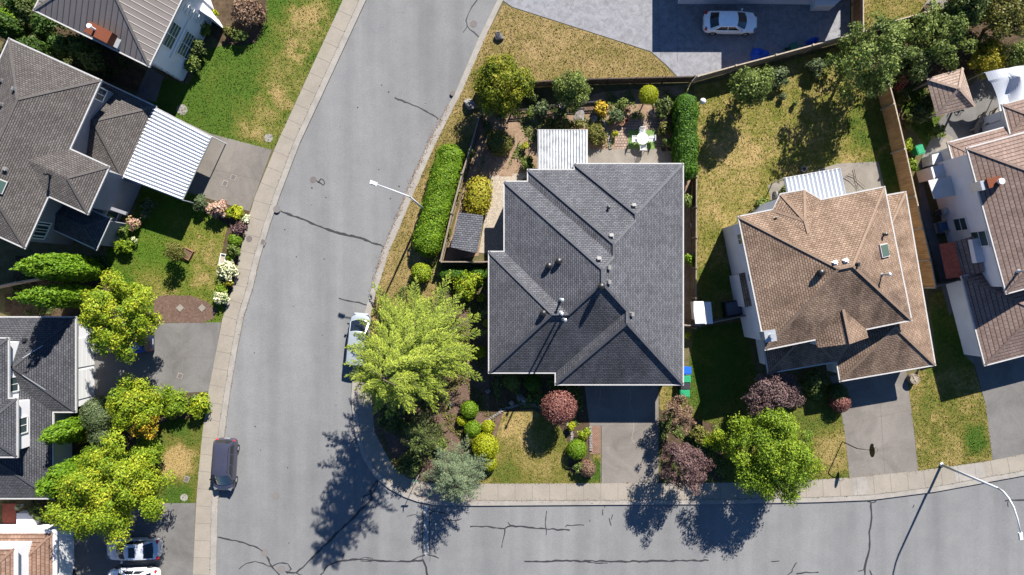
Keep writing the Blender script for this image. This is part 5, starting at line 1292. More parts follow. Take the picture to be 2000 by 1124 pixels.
small = [ # label, px, py, r, colour, kind, zc
 ('round green bush highest of the front garden cluster', 917, 800, 17, 'hedgebright', 'b'), ('small round lime bush left in the front garden cluster', 902, 822, 10, 'lime', 'b'),
 ('round green bush in the middle of the front garden cluster', 923, 838, 16, 'hedgebright', 'b'), ('small bright lime bush right in the front garden cluster', 953, 834, 13, 'lime', 'b'),
 ('small olive bush at the foot of the front garden cluster', 918, 858, 11, 'olive', 'b'), ('large lime yellow bush beside the grey green spruce', 948, 872, 25, 'lime', 'b'),
 ('lime bush tucked behind the large lime yellow bush', 955, 905, 15, 'lime', 'b'),
 ('green bush in the shade left of the front eave', 1000, 744, 17, 'mid', 'b'), ('green bush in the shade right of the first one under the front eave', 1040, 748, 17, 'hedgedark', 'b'),
 ('small shrub in the deep shade beside the step in the front eave', 1100, 768, 18, 'dark', 'l'),
 ('green topiary ball at the edge of the front lawn', 1127, 878, 19, 'hedgebright', 'b'), ('brown red bush beside the driveway grass', 1147, 915, 16, 'plumbrown', 'b'),
 ('green bush left of the brown red driveway bush', 1129, 912, 12, 'mid', 'l'), ('yellowish bush between the topiary ball and the driveway', 1141, 848, 13, 'yellowgreen', 'l'),
 ('small lime bush below the red topiary tree', 1116, 832, 9, 'lime', 'l'), ('tiny green bush by the stones', 1035, 778, 9, 'mid', 'l'),
 ('lime bush against the west wall of the charcoal house', 938, 688, 11, 'lime', 'b'), ('small lime bush at the west corner of the charcoal house', 951, 632, 8, 'lime', 'b'), ('small lime bush near the variegated bush', 940, 582, 9, 'lime', 'l'),
 ('golden bush beside the bright green maple', 1394, 858, 24, 'yellowgreen', 'l'), ('pale bush between the two dark trees', 1364, 848, 18, 'olive', 'l'),
 ('dark evergreen bush in the shade by the brown house porch', 1586, 745, 27, 'dark', 'l'), ('small bright bush at the foot of the dark evergreen bush', 1594, 772, 11, 'mid', 'l'),
 ('small round red bush beside the brown house driveway', 1640, 786, 19, 'red', 'b'), ('dark bush behind the small round red bush', 1636, 768, 18, 'dark', 'b'),
 ('lime bush in the gap of the side passage', 1342, 655, 8, 'lime', 'l'), ('green climber in the side passage near the hedge', 1343, 392, 14, 'mid', 'l'), ('pale green bush in the side passage', 1347, 508, 13, 'hedgebright', 'l'),
 ('grey green bush near the rear fence', 1058, 211, 16, 'grey', 'l'), ('flowering orange bush in the rear garden', 1174, 212, 15, 'orange', 'l'), ('green bush right of the orange flowers', 1216, 203, 13, 'mid', 'l'),
 ('blue green spreading bush beside the pots', 1202, 226, 16, 'grey', 'l'), ('ivy green ground bush by the round topiary', 1298, 212, 20, 'dark', 'l'), ('thin green plant beside the dark west fence', 1036, 222, 13, 'mid', 'l'),
 ('olive bush at the right end of the pavers', 1298, 250, 14, 'olive', 'l'), ('bush beside the patio chairs', 1303, 278, 11, 'mid', 'l'), ('yellow green tuft between path and patio', 1201, 262, 7, 'lime', 'l'),
 ('green vine under the left side of the patio cover', 1030, 320, 14, 'mid', 'l'), ('yellow green shrub beside the stepping stones', 1025, 285, 8, 'lime', 'l'), ('dark green shrub along the patio cover', 1038, 345, 12, 'hedgedark', 'l'),
 ('pale green bush near the forecourt fence', 1520, 152, 21, 'grey', 'l'), ('round pale green bush by the forecourt fence', 1591, 130, 20, 'grey', 'l'),
 ('low bush beside the brown house corner', 1490, 402, 18, 'mid', 'l'), ('dark bush beside the concrete slab', 1528, 372, 10, 'dark', 'l'),
 ('green shrub behind the cedar fence near the bin', 1778, 322, 15, 'bright', 'l'), ('yellow green shrub behind the cedar fence, upper', 1772, 285, 12, 'yellowgreen', 'l'), ('yellowish shrub below the red pergola', 1764, 190, 16, 'olive', 'l'),
 ('green shrub beside the gazebo', 1832, 258, 15, 'mid', 'l'), ('dark shrub in the gazebo shade', 1795, 225, 22, 'dark', 'l'), ('hedge like shrub at the gazebo corner', 1815, 200, 20, 'dark', 'l'),
 ('pink hydrangea with a full head beside the taupe house', 262, 437, 14, 'pinkflower', 'l'), ('green leafy shrub left of the pink hydrangea', 240, 455, 13, 'mid', 'l'), ('loose green plants below the pink hydrangea', 243, 482, 17, 'bright', 'l'),
 ('white flowered plant beside the pink hydrangea', 263, 470, 8, 'whiteflower', 'l'), ('grey leafed edging plants along the carport lawn edge', 290, 400, 14, 'grey', 'l'), ('second tuft of grey edging plants', 285, 420, 12, 'grey', 'l'),
 ('pale bush at the corner of the carport', 392, 398, 18, 'grey', 'l'), ('rosy shrub at the end of the carport drive', 427, 408, 21, 'pinkflower', 'l'), ('yellow green shrub by the sidewalk', 464, 416, 15, 'lime', 'l'),
 ('cream flowered plant at the sidewalk edge', 480, 428, 9, 'whiteflower', 'l'), ('purple leaved shrub by the sidewalk', 464, 449, 15, 'plum', 'l'), ('green bush between purple shrub and rose shrub', 448, 415, 12, 'yellowgreen', 'l'),
 ('round green bush by the sidewalk', 459, 469, 13, 'hedgebright', 'b'), ('mid green shrub below the round green bush', 456, 488, 13, 'mid', 'l'), ('small lime ball by the white trough', 449, 503, 8, 'hedgebright', 'b'),
 ('large cream variegated shrub by the sidewalk', 443, 530, 20, 'whiteflower', 'l'), ('yellow and green shrub below the cream shrub', 448, 553, 10, 'yellow', 'l'), ('dark green shrub beside the cream shrub', 430, 556, 11, 'mid', 'l'),
 ('white flowered bush at the end of the sidewalk bed', 431, 580, 15, 'whiteflower', 'l'), ('yellow green plants at the end of the sidewalk bed', 433, 568, 14, 'bright', 'l'),
 ('dense bright green shrub by the dark driveway', 339, 785, 30, 'bright', 'l'), ('golden edged shrub next to the sidewalk by the dark driveway', 388, 792, 23, 'yellowgreen', 'l'), ('grey tuft at the driveway corner bed', 382, 777, 11, 'grey', 'l'),
 ('tall grey green conifer bush beside the garage', 195, 810, 34, 'grey', 'b'), ('lower grey green conifer bush beside the garage', 202, 848, 26, 'grey', 'b'), ('yellow leaved shrub between the cypresses', 167, 843, 19, 'yellow', 'l'),
 ('dark red Japanese maple shrub at the top of the green lawn', 478, 22, 34, 'plumbrown', 'l'), ('yellow green bush by the red maple shrub', 445, 62, 13, 'olive', 'l'), ('green ground bush below the red maple shrub', 470, 72, 15, 'mid', 'l'),
 ('dark leafy shrub against the white wall, upper', 398, 55, 17, 'mid', 'l'), ('dark leafy shrub against the white wall, middle', 388, 95, 20, 'dark', 'l'), ('leafy shrub against the white wall, lower', 376, 128, 19, 'mid', 'l'), ('lime shrub by the white wall', 405, 60, 12, 'bright', 'l'),
 ('small yellow shrub at the end of the wall border', 420, 28, 9, 'lime', 'l'), ('red and green plants in front of the terracotta house', 75, 1002, 17, 'mid', 'l'),
 ('ivy at the foot of the street conifer', 800, 905, 26, 'dark', 'l'), ('dark shrub on the shaded corner bed', 765, 820, 26, 'dark', 'l'), ('yellowish small bush on the shaded corner bed', 805, 922, 9, 'olive', 'l'), ('green tuft left of the grey green spruce', 858, 870, 16, 'mid', 'l'),
 ('small dry grass tuft beside the rear path', 1225, 215, 8, 'plumbrown', 'l'), ('dark bush behind the rear fence, left', 1040, 190, 12, 'dark', 'l'), ('shrub beside the west fence above the golden shrub', 918, 300, 12, 'mid', 'l'), ('yellow green weeds along the outside of the west fence', 890, 380, 11, 'olive', 'l'), ('weeds below the west fence', 872, 450, 11, 'olive', 'l'),
]
for l, x, y, r, c, k in small:
    if k == 'b': ball(l, x, y, r, G[c], leaf=.065 if r < 22 else .085, rough=.07, lumps=.03)
    else: loose(l, x, y, r, G[c], min(.9, .25+r/PPM*.5), min(.9, .2+r/PPM*.5), .1 if r < 14 else .12, 9 if r < 14 else 14)
loose('broad olive ground cover above the patio cover', 1100, 245, 50, G['olive'], .5, .5, .1, 30, name='ground_cover_shrub', ry=16)
loose('broad olive ground cover right of the patio cover', 1163, 265, 20, G['olive'], .5, .5, .1, 20, name='ground_cover_shrub')

# low ground cover filling the beds in drifts
def ground_cover(name, polys, cnt, mat, size=.09, sc=1.3):
    X, Y = [], []
    for poly in polys:
        q = PL(poly); xs_ = [v.x for v in q]; ys_ = [v.y for v in q]
        x = rng.uniform(min(xs_), max(xs_), cnt*3); y = rng.uniform(min(ys_), max(ys_), cnt*3)
        m_ = inside(q, x, y) & (np.sin(x*sc+2)*np.cos(y*sc*1.2)+.5*np.sin(x*sc*2.7+y*2)+rng.normal(size=len(x))*.25 > .15)
        X.append(x[m_]); Y.append(y[m_])
    x = np.concatenate(X); y = np.concatenate(Y); n = len(x)
    z = .06+.16*np.abs(np.sin(x*3.1)*np.cos(y*2.7))*rng.uniform(.3, 1, n)
    g_ = leaf_object(name, np.stack([x, y, z], 1), rng.normal(size=(n, 3))*.6+np.array([0, 0, 1]), size, mat, None, 1.7); tag(g_, kind='stuff')
ground_cover('ground_cover', [[(948, 222), (1000, 222), (1180, 182), (1345, 168), (1345, 232), (1210, 232), (1195, 290), (1150, 290), (1148, 250), (1048, 250), (1045, 335), (985, 340), (1020, 262), (955, 300), (935, 340)]], 9000, G['mid'])
ground_cover('ground_cover', [[(725, 745), (714, 668), (860, 640), (940, 560), (950, 800), (975, 806), (930, 940), (832, 940), (775, 920), (735, 843)]], 9000, G['olive'])
ground_cover('ground_cover', [[(958, 738), (1135, 745), (1140, 830), (1092, 826), (1040, 796), (975, 800)], [(745, 600), (850, 500), (868, 520), (945, 520), (950, 600), (860, 640), (730, 660)], [(1290, 805), (1400, 832), (1418, 940), (1292, 942)]], 3500, G['mid'])
ground_cover('ground_cover', [[(165, 780), (355, 768), (330, 820), (255, 870), (255, 985), (100, 1040), (60, 985), (100, 820)], [(30, 500), (205, 500), (240, 600), (20, 620)], [(0, 0), (90, 0), (260, 130), (200, 160), (20, 70)]], 5000, G['dark'])

# ------------------------------------------------------------ vehicles
PT = {'white': paint('white_paint_car', (.85, .85, .87), 0), 'silver': paint('silver_paint_car', (.5, .52, .56), .35), 'dark': paint('dark_violet_grey_paint', (.042, .043, .07), .2, .4), 'blue': paint('dark_blue_paint', (.01, .02, .06), .3), 'pale': paint('pale_blue_silver_paint', (.36, .4, .42), .4)}
car('white four door sedan parked on the shaded forecourt', 1428, 43, (1, .02), 4.7, 1.85, 1.45, 'sedan', PT['white'], group='cars parked in the street and driveways')
car('dark violet grey van parked at the left kerb', 436, 910, (-.06, 1), 4.55, 1.85, 1.72, 'van', PT['dark'], group='cars parked in the street and driveways', z0=-.1, rails=True)
car('silver sedan with sunroof parked under the golden green maple', 259, 1074, (-1, .02), 4.75, 1.85, 1.45, 'sedan', PT['silver'], group='cars parked in the street and driveways', sunroof=True)
car('white car with red tail lights cut off by the bottom edge', 258, 1132, (-1, .02), 4.5, 1.8, 1.5, 'sedan', PT['white'], group='cars parked in the street and driveways')
car('pale silver hatchback half hidden under the lime green conifer', 699, 664, (.1, -1), 4.7, 1.8, 1.5, 'van', PT['pale'], group='cars parked in the street and driveways', z0=-.1)
tc = car('dark blue car under a blue tarp beneath the yellow green tree', 240, 668, (-1, 0), 4.9, 1.9, 1.6, 'van', PT['blue'], group='cars parked in the street and driveways')
M['tarp'] = plain('blue_tarp', (.01, .07, .42), .5, .2)
def tarp(name, label, px, py, rx, ry, h, rz=0, z0=.05, parent=None, seed=1):
    v = []; f = []; nr, na = 10, 28; rs = random.Random(seed)
    for i in range(nr+1):
        for j in range(na):
            t = i/nr; a = 2*math.pi*j/na; rr = t*(1+.12*math.sin(3*a+seed)+.08*math.sin(7*a))
            v.append((rx*rr*math.cos(a), ry*rr*math.sin(a), h*(1-t**2.2)*(1+.15*math.sin(5*a+t*6))+rs.uniform(-.03, .03)+.01))
    for i in range(nr):
        for j in range(na): f.append((i*na+j, (i+1)*na+j, (i+1)*na+(j+1) % na, i*na+(j+1) % na))
    o = MB().add(v, f).build(name, M['tarp'], None, smooth=False); p = P(px, py, z0); o.location = (p.x, p.y, z0); o.rotation_euler.z = rz
    return tag(o, label, 'tarp')
tarp('tarpaulin', 'crumpled bright blue tarp on the forecourt against the fence', 1482, 108, .85, .6, .5, R(10), seed=2)
tarp('tarpaulin', 'blue tarp draped over the rear of the dark blue car', 257, 672, 1.25, .85, .25, 0, z0=1.45, seed=4)
tarp('tarpaulin', 'folded blue cover beside the green bin on the forecourt', 1586, 84, .45, .42, .9, 0, seed=5)

# ------------------------------------------------------------ street lamps
def lampth(name, label, cat='street lamp', loc=(0, 0, 0)): return empty(name, loc, label, cat, 'street lamps')
b0 = P(829, 410, 0); l1 = lampth('street_lamp', 'white street lamp leaning over the asphalt beside the long clipped hedge', loc=b0)
t0 = P(806, 389, 7.9); hd = P(737, 361, 8.55)
t0.x = b0.x; t0.y = b0.y
MB().tube([b0, b0+Vector((0, 0, 4)), b0+Vector((0, 0, 7.6))], [.11, .09, .07], 12).build('pole', M['lampwhite'], l1, smooth=True)
MB().tube([b0+Vector((0, 0, 7.6)), b0+Vector((0, 0, 7.95))+(hd-t0).normalized()*.25, t0.lerp(hd, .5)+Vector((0, 0, .15)), hd], [.065, .06, .05, .045], 10).build('arm', M['lampwhite'], l1, smooth=True)
u = (hd-t0); u.z = 0; u.normalize(); ang = math.atan2(u.y, u.x)
lh = MB().box(hd+u*.32, (.62, .3, .12), rz=ang, taper=.8).box(hd+u*.3+Vector((0, 0, .075)), (.36, .18, .05), rz=ang).build('lamp_head', M['white'], l1)
MB().box(hd+u*.36-Vector((0, 0, .075)), (.4, .22, .03), rz=ang).build('lens', M['lens'], lh)
MB().lathe([(.18, 0), (.18, .1), (.12, .14)], (b0.x, b0.y, 0), 12).build('base', M['steel'], l1)
b0 = P(1838, 908, 0); l2 = lampth('street_lamp', 'tall curved street lamp at the sidewalk in the lower right corner', loc=b0)
pk = b0+Vector((0, 0, 6.6)); e = P(2045, 1190, 8.6); d = e-pk; d.z = 0; d.normalize()
# the arm bends out over the street
MB().tube([b0, b0+Vector((0, 0, 3.3)), pk], [.125, .105, .085], 14).build('pole', M['lampwhite'], l2, smooth=True)
dd = Vector((.12, -1, 0)).normalized()
MB().tube([pk, pk+Vector((0, 0, .5))+dd*.12, pk+Vector((0, 0, .95))+dd*.45, pk+Vector((0, 0, 1.35))+dd*1.0, pk+Vector((0, 0, 1.6))+dd*1.8, pk+Vector((0, 0, 1.75))+dd*2.8], [.085, .08, .075, .065, .055, .045], 12).build('arm', M['lampwhite'], l2, smooth=True)
hh_ = pk+Vector((0, 0, 1.72))+dd*3.1; MB().box(hh_, (.62, .3, .12), rz=math.atan2(dd.y, dd.x), taper=.8).build('lamp_head', M['white'], l2)
MB().lathe([(.2, 0), (.2, .12), (.13, .16)], (b0.x, b0.y, 0), 12).build('base', M['steel'], l2)
# ------------------------------------------------------------ basketball hoops
def hoop(label, bx, by, top, face_rz, mats, hub=2.4, size=(1.15, .75)):
    b = P(bx, by, 0); r = empty('basketball_hoop', b, label, 'basketball hoop', 'basketball hoops')
    f = Vector((math.cos(face_rz), math.sin(face_rz), 0)); s = Vector((-f.y, f.x, 0))
    k = b+Vector((0, 0, hub)); a1 = k+f*.5+Vector((0, 0, .25)); a2 = k+f*1.0+Vector((0, 0, .35))
    MB().tube([b, k], .05, 8).build('pole', mats[0], r)
    MB().tube([k, a1, a2], .035, 8).build('arm', mats[0], r)
    cb_ = a2+f*.05+Vector((0, 0, .12)); nb_ = 20; ov_ = [cb_+s*(size[0]/2*math.cos(2*math.pi*i/nb_))+Vector((0, 0, size[1]/2*math.sin(2*math.pi*i/nb_))) for i in range(nb_)]
    MB().add([q-f*.025 for q in ov_]+[q+f*.025 for q in ov_], [tuple(range(nb_)), tuple(range(nb_, 2*nb_))[::-1]]+[(i, (i+1) % nb_, nb_+(i+1) % nb_, nb_+i) for i in range(nb_)]).build('backboard', mats[1], r)
    n = 20; pr = [a2+f*(.35+.23*math.cos(2*math.pi*i/n))+s*(.23*math.sin(2*math.pi*i/n))+Vector((0, 0, .0)) for i in range(n+1)]
    MB().tube(pr, .012, 5, cap=False).build('rim', mats[2], r)
    return r
hoop('black basketball hoop on a thin pole between the lawn and the brown house driveway', 1645, 863, None, R(-3), (M['black'], M['black'], M['black']), 2.35)
h = hoop('portable basketball hoop with grey backboard beside the terracotta house', 140, 1112, None, R(20), (M['black'], M['corr_grey'], M['black']), 2.2, (1.1, .7))
MB().box(P(138, 1120, 0)+Vector((0, 0, .12)), (.9, .6, .22), rz=R(20)).build('base', M['black'], h)
# ------------------------------------------------------------ bins
BM = {'blue': plain('blue_plastic', (.01, .09, .5), .4), 'green': plain('green_plastic', (.02, .22, .1), .4), 'black': plain('black_plastic', (.03, .03, .035), .4), 'dgreen': plain('dark_green_plastic', (.01, .08, .04), .4)}
g = 'wheelie bins beside the charcoal house'
wheelie_bin('blue wheelie bin at the east wall of the charcoal house', 1341, 724, BM['blue'], R(90), g)
wheelie_bin('green wheelie bin directly below the blue one', 1340, 741, BM['green'], R(90), g)
wheelie_bin('black wheelie bin between the two green ones', 1339, 754, BM['black'], R(90), g)
wheelie_bin('green wheelie bin lowest in the row beside the charcoal house', 1338, 769, BM['green'], R(90), g)
wheelie_bin('dark green bin on the forecourt by the fence', 1551, 94, BM['dgreen'], R(15))
wheelie_bin('green bin behind the cedar fence beside the pinkish house', 1797, 293, BM['green'], R(20))
# ------------------------------------------------------------ garden furniture
tp = P(1255, 271, .75); t = empty('garden_table', (tp.x, tp.y, .04), 'round white garden table on the green mat', 'table')
MB().lathe([(.5, .7), (.52, .72), (.52, .75), (.02, .755)], (0, 0, 0), 28).build('tabletop', M['white'], t, world=False)
for i in range(4):
    a = i*math.pi/2+.7; MB().tube([(.12*math.cos(a), .12*math.sin(a), .7), (.36*math.cos(a), .36*math.sin(a), 0)], .025, 6).build('leg', M['white'], t, world=False)
def chair(label, px, py, rz):
    p = P(px, py, .6); r = empty('garden_chair', (p.x, p.y, .04), label, 'chair', 'white garden chairs around the table', rz)
    MB().box((0, 0, .42), (.46, .46, .04)).build('seat', M['white'], r, world=False)
    b = MB()
    for i in range(5): b.box((-.26, -.18+.09*i, .64), (.03, .05, .42))
    b.box((-.27, 0, .87), (.04, .5, .06)); b.build('backrest', M['white'], r, world=False)
    for s in (-1, 1): MB().tube([(-.26, s*.26, .64), (.2, s*.26, .64), (.22, s*.25, .42)], .022, 6).build('armrest', M['white'], r, world=False)
    for i in (-1, 1):
        for j in (-1, 1): MB().tube([(i*.2, j*.2, .42), (i*.24, j*.24, 0)], .022, 6).build('leg', M['white'], r, world=False)
chair('white garden chair north of the round table', 1255, 256, R(-90)); chair('white garden chair left of the round table', 1240, 272, 0)
chair('white garden chair right of the round table', 1273, 271, R(180)); chair('white garden chair south of the round table', 1256, 288, R(90))
o = MB().prism([(-1.2, -.85, 0), (1.2, -.85, 0), (1.2, .85, 0), (-1.2, .85, 0)], 0, .012).build('outdoor_mat', plain('green_mat', (.1, .17, .04), .9)); q = P(1253, 273); o.location = (q.x, q.y, .031); tag(o, 'bright green outdoor mat under the garden table', 'mat')
TC = M['terracotta']; DP = plain('dark_pot', (.06, .05, .05)); WP = M['white']
for l, x, y, r, h_, mt, pl in [('terracotta pot, left of the three near the paver edge', 1214, 240, .24, .35, TC, None), ('terracotta pot in the cluster touching its right neighbour', 1223, 236, .2, .3, TC, None), ('pale empty pot above the terracotta cluster', 1224, 229, .2, .3, M['pale_wood'], None), ('dark pot right of the terracotta cluster', 1239, 228, .2, .3, DP, G['mid']),
    ('white ring shaped pot in the shaded rear bed', 1098, 207, .24, .3, WP, None), ('dark pot by the columnar hedge foot', 1296, 292, .2, .35, DP, None), ('larger dark pot by the columnar hedge foot', 1309, 290, .25, .4, DP, None),
    ('grey pot beside the patio chairs', 1288, 262, .18, .3, M['steel'], G['mid']), ('terracotta pot near the orange flowers', 1190, 240, .17, .3, TC, G['mid']), ('white bucket near the pale green bush', 1528, 190, .22, .3, WP, G['grey']), ('small blue grey pot on the golden lawn', 1552, 203, .15, .25, M['steel'], G['mid']),
    ('grey pot at the edge of the brown house patio', 1571, 331, .22, .4, M['steel'], None), ('white pot behind the cedar fence', 1768, 229, .22, .35, WP, G['mid']), ('dark pot behind the cedar fence', 1772, 247, .2, .3, DP, G['mid']),
    ('large round dark pot on the pale slab at the top', 1812, 14, .3, .4, DP, None), ('small round dark pot on the pale slab at the top', 1824, 2, .2, .4, DP, None), ('small pot with white flowers by the terracotta house', 38, 990, .2, .4, WP, G['whiteflower'])]:
    plant_pot(l, x, y, r, h_, mt, plant=pl)
o = MB().prism(PL([(1800, 18), (1815, -5), (1850, -8), (1852, 10), (1806, 30)]), -.05, .06).build('paving_slab', M['patio']); tag(o, 'pale curved stone slab with pots at the top right', 'paving slab')
# white globe lamp by the hedge
q = P(1373, 198, 1.5); gl = empty('garden_lamp', (q.x, q.y, 0), 'white globe garden lamp beside the tall narrow hedge', 'garden lamp')
MB().tube([(0, 0, 0), (0, 0, 1.3)], .04, 8).build('post', M['white'], gl, world=False); MB().lathe([(.02, 1.22), (.16, 1.28), (.26, 1.42), (.27, 1.52), (.2, 1.66), (.08, 1.74), (.01, 1.75)], (0, 0, 0), 20).build('globe', M['white'], gl, smooth=True, world=False)
# barrel stump
q = P(1787, 741, .6); bl = empty('wooden_barrel', (q.x, q.y, .02), 'round weathered barrel with a lid on the right front lawn', 'barrel')
MB().lathe([(.4, 0), (.46, .3), (.43, .6), (.38, .6), (.38, .57), (.02, .57)], (0, 0, 0), 24).build('body', M['grey_wood'], bl, world=False); MB().box((0, 0, .6), (.7, .07, .03), rz=.5).box((0, 0, .6), (.07, .7, .026), rz=.5).build('lid_brace', M['pale_wood'], bl, world=False)
# planter box under the small golden tree
q = P(364, 496, .3); pb = empty('planter_box', (q.x, q.y, .02), 'square brown wooden planter on the middle left lawn', 'planter', rz=R(-28))
m_ = MB()
for x, y, dx, dy in ((0, .42, .9, .06), (0, -.42, .9, .06), (.42, 0, .06, .78), (-.42, 0, .06, .78)): m_.box((x, y, .15), (dx, dy, .3))
m_.build('frame', wood('planter_wood', (.2, .1, .06)), pb, world=False); MB().box((0, 0, .12), (.76, .76, .2)).build('soil', M['mulch'], pb, world=False)
q = P(434, 508, .3); tr = empty('garden_trough', (q.x, q.y, .02), 'white rectangular trough beside the sidewalk bushes', 'trough', rz=R(-100))
m_ = MB()
for x, y, dx, dy in ((0, .22, 1.1, .06), (0, -.22, 1.1, .06), (.52, 0, .06, .38), (-.52, 0, .06, .38)): m_.box((x, y, .15), (dx, dy, .3))
m_.build('frame', M['white'], tr, world=False); MB().box((0, 0, .1), (.98, .38, .1)).build('soil', M['gravel'], tr, world=False)
# rocks
for l, x, y, r, h_, s in [('dark grey boulder on the brown corner lawn', 974, 73, .5, .5, .8), ('large mossy boulder beside the yellow green tree', 920, 206, .75, .5, .7), ('flat pale stone in the rear garden', 1132, 227, .85, .25, .7), ('grey stone beside the orange bush', 1160, 234, .4, .3, .8),
    ('pale stone at the pavers, left', 1280, 225, .3, .25, .9), ('pale stone at the pavers, right', 1292, 222, .28, .25, .8), ('stone in the rear bed by the round topiary', 1272, 219, .3, .25, .8), ('bluish stone in the shaded front bed, left', 1000, 788, .3, .3, 1), ('bluish stone in the shaded front bed, middle', 1015, 776, .32, .3, 1), ('bluish stone in the shaded front bed, right', 1021, 781, .34, .3, .9),
    ('small pale stone ornament in the front bed', 952, 764, .3, .4, .7), ('white stone at the foot of the conifer', 880, 790, .3, .4, .8), ('stepping rock on the path to the side passage', 1350, 440, .3, .12, .6), ('dark rock behind the basketball hoop lawn edge', 1516, 382, .45, .35, .8), ('pale stone beside the hydrangea', 242, 440, .22, .2, 1)]:
    rock(l, x, y, r, h_, sq=s)
# stones edging the front lawn
for pts, wh_ in (([(978, 800), (1000, 795), (1022, 788), (1045, 792), (1062, 798)], 'along the top of the front lawn'), ([(1105, 822), (1118, 850), (1112, 880)], 'below the red topiary tree'),
                 ([(1153, 835), (1154, 880)], 'beside the brick strip of the driveway'), ([(940, 830), (962, 815), (985, 800)], 'behind the clipped front garden bushes'), ([(1180, 238), (1188, 262), (1192, 290)], 'curving beside the paver patio')):
    eg = MB()
    for p_ in resample(pts, .22): eg.box((p_.x, p_.y, .06), (.26, .17, .12), rz=random.uniform(-.5, .5))
    tag(eg.build('stone_edging', M['rock']), 'line of small edging stones '+wh_, 'stone edging', 'rows of edging stones')
# red pergola
pg = empty('pergola', P(1770, 155, 0), 'small red brown lattice pergola beside the big dark green tree', 'pergola')
m_ = MB(); A, B, Cc, D = P(1764, 138, 2.2), P(1796, 130, 2.2), P(1797, 145, 2.2), P(1766, 150, 2.2)
for i in range(6): t = i/5; m_.bar(A.lerp(B, t), D.lerp(Cc, t), .05, .08)
for i in range(3): t = i/2; m_.bar(A.lerp(D, t)+Vector((0, 0, .07)), B.lerp(Cc, t)+Vector((0, 0, .07)), .05, .06)
m_.build('lattice_top', M['redwood'], pg)
m_ = MB(); A, B = P(1764, 150, 2.1), P(1746, 172, .9)
for i in range(7): t = i/6; q = A.lerp(B, t); m_.bar(q, q+Vector((.5, -.35, -.1)), .05, .06)
for k in range(3): o_ = Vector((.5, -.35, -.1))*(k/2); m_.bar(A+o_, B+o_, .05, .05)
m_.build('lattice_side', M['redwood'], pg)
for q in (P(1766, 149, 2.2), P(1795, 144, 2.2), P(1765, 139, 2.2), P(1795, 131, 2.2)): MB().box((q.x, q.y, 1.1), (.09, .09, 2.2)).build('post', M['redwood'], pg)
# white fabric tent
tn = empty('fabric_canopy', P(1970, 170, 0), 'white fabric canopy sagging between poles beside the gazebo', 'canopy')
cor = [P(1923, 142, 2.6), P(2010, 128, 2.9), P(2035, 200, 2.6), P(1953, 236, 2.2)]; pkp = P(1972, 152, 3.4); v = []; f = []; n = 22
for j in range(n+1):
    for i in range(n+1):
        a, b = i/n, j/n; q = cor[0].lerp(cor[1], a).lerp(cor[3].lerp(cor[2], a), b)
        dk = ((a-.5)**2+(b-.28)**2)**.5; q.z += .9*math.exp(-dk*5)+.22*abs(math.sin(a*7+b*2))*(1-b*.6)
        q += (Vector((cor[0].x+5, cor[0].y-2, 0))-Vector((q.x, q.y, 0)))*0
        sag = .12*math.sin(math.pi*b); q.x += sag*4*(.5-a) if b > .2 else 0
        v.append(q)
f = [(j*(n+1)+i, j*(n+1)+i+1, (j+1)*(n+1)+i+1, (j+1)*(n+1)+i) for j in range(n) for i in range(n)]
MB().add(v, f).build('cover', plain('canopy_fabric', (.42, .44, .48), .7, .05), tn, smooth=False)
for q in cor: MB().tube([(q.x, q.y, 0), q], .04, 6).build('pole', M['steel'], tn)
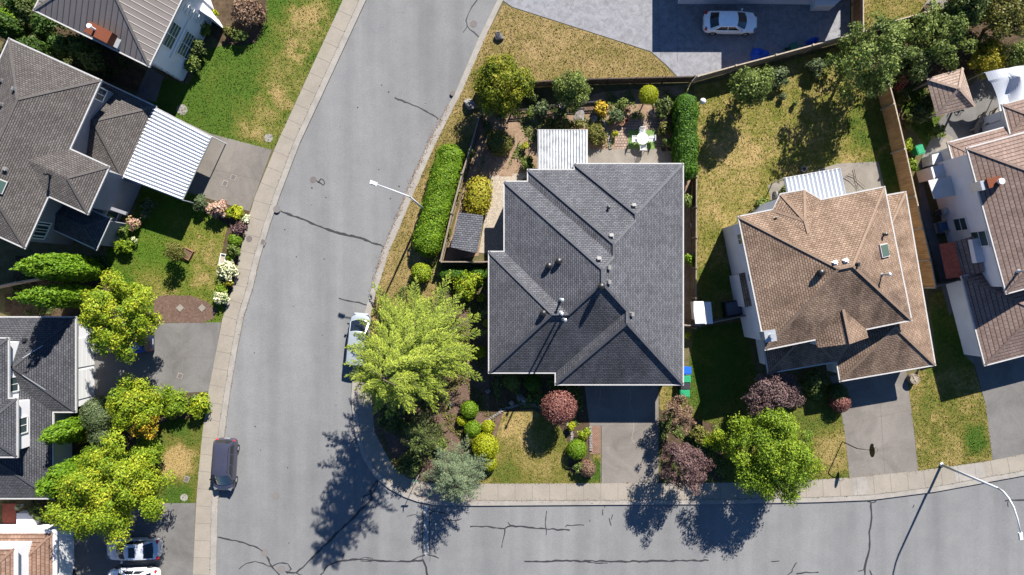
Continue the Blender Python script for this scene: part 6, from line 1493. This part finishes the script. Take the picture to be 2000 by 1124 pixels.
# patio things in the shade of the pinkish house
def bench(label, px, py, rz):
    q = P(px, py, .5); r = empty('garden_bench', (q.x, q.y, .03), label, 'bench', None, rz); s = MB()
    for i in range(4): s.box((0, -.2+.13*i, .43), (1.7, .1, .04))
    s.build('seat', M['pale_wood'], r, world=False); s = MB()
    for i in range(3): s.box((0, .3, .58+.14*i), (1.7, .03, .1))
    s.build('backrest', M['pale_wood'], r, world=False)
    for i in (-1, 1):
        for j in (-1, 1): MB().box((i*.75, j*.2, .21), (.08, .08, .42)).build('leg', M['pale_wood'], r, world=False)
bench('pale wooden slatted bench between the gazebo and the house', 1915, 240, R(60)); bench('second pale wooden bench beside the white canopy', 1938, 232, R(60))
q = P(1848, 412, 1); bq = empty('barbecue_grill', (q.x, q.y, .03), 'barbecue grill with side shelves against the pale wall', 'barbecue', rz=R(15))
MB().box((0, 0, .45), (.6, .5, .8)).build('cabinet', M['steel'], bq, world=False); MB().lathe([(.3, -.35), (.3, .35)], (0, 0, 0), 16).build('lid', M['steel'], bq, world=False)
bq.children[1].rotation_euler = (0, math.pi/2, 0); bq.children[1].location = (0, 0, .9)
for s in (-1, 1): MB().box((s*.55, 0, .82), (.45, .45, .04)).build('side_shelf', M['black'], bq, world=False)
q = P(1845, 443, .8); at = empty('armchair', (q.x, q.y, .03), 'blue cushioned patio armchair below the barbecue grill', 'armchair', rz=R(15))
cu = plain('blue_cushion', (.05, .09, .16), .8); MB().box((0, 0, .3), (1.0, .95, .3)).build('frame', M['pale_wood'], at, world=False); MB().box((.08, 0, .5), (.7, .7, .14)).build('cushion', cu, at, world=False); MB().box((-.4, 0, .65), (.16, .9, .5)).build('backrest', cu, at, world=False)
for s in (-1, 1): MB().box((.05, s*.45, .58), (.9, .1, .22)).build('armrest', M['pale_wood'], at, world=False)
# street name sign at the corner
q = P(812, 940, 2.4); sg = empty('street_sign', (q.x, q.y, 0), 'green street name sign on a thin post at the shaded corner', 'street sign')
MB().tube([(0, 0, 0), (0, 0, 2.5)], .03, 8).build('post', M['steel'], sg, world=False); MB().box((0, 0, 2.4), (.62, .02, .16)).build('sign_blade', BM['dgreen'], sg, world=False); MB().box((0, 0, 2.6), (.02, .5, .16)).build('sign_blade', BM['dgreen'], sg, world=False)
# bare branches lying over the rear slab
m_ = MB()
for pts in ([(1650, 345), (1662, 352), (1672, 362), (1680, 378)], [(1656, 340), (1670, 345), (1676, 366)], [(1668, 330), (1672, 350), (1690, 366)]): m_.tube([P(x, y, .15) for x, y in pts], [.03, .025, .02, .015][:len(pts)], 5)
tag(m_.build('fallen_branch', M['bark']), 'thin bare branches lying on the concrete behind the brown house', 'branch')
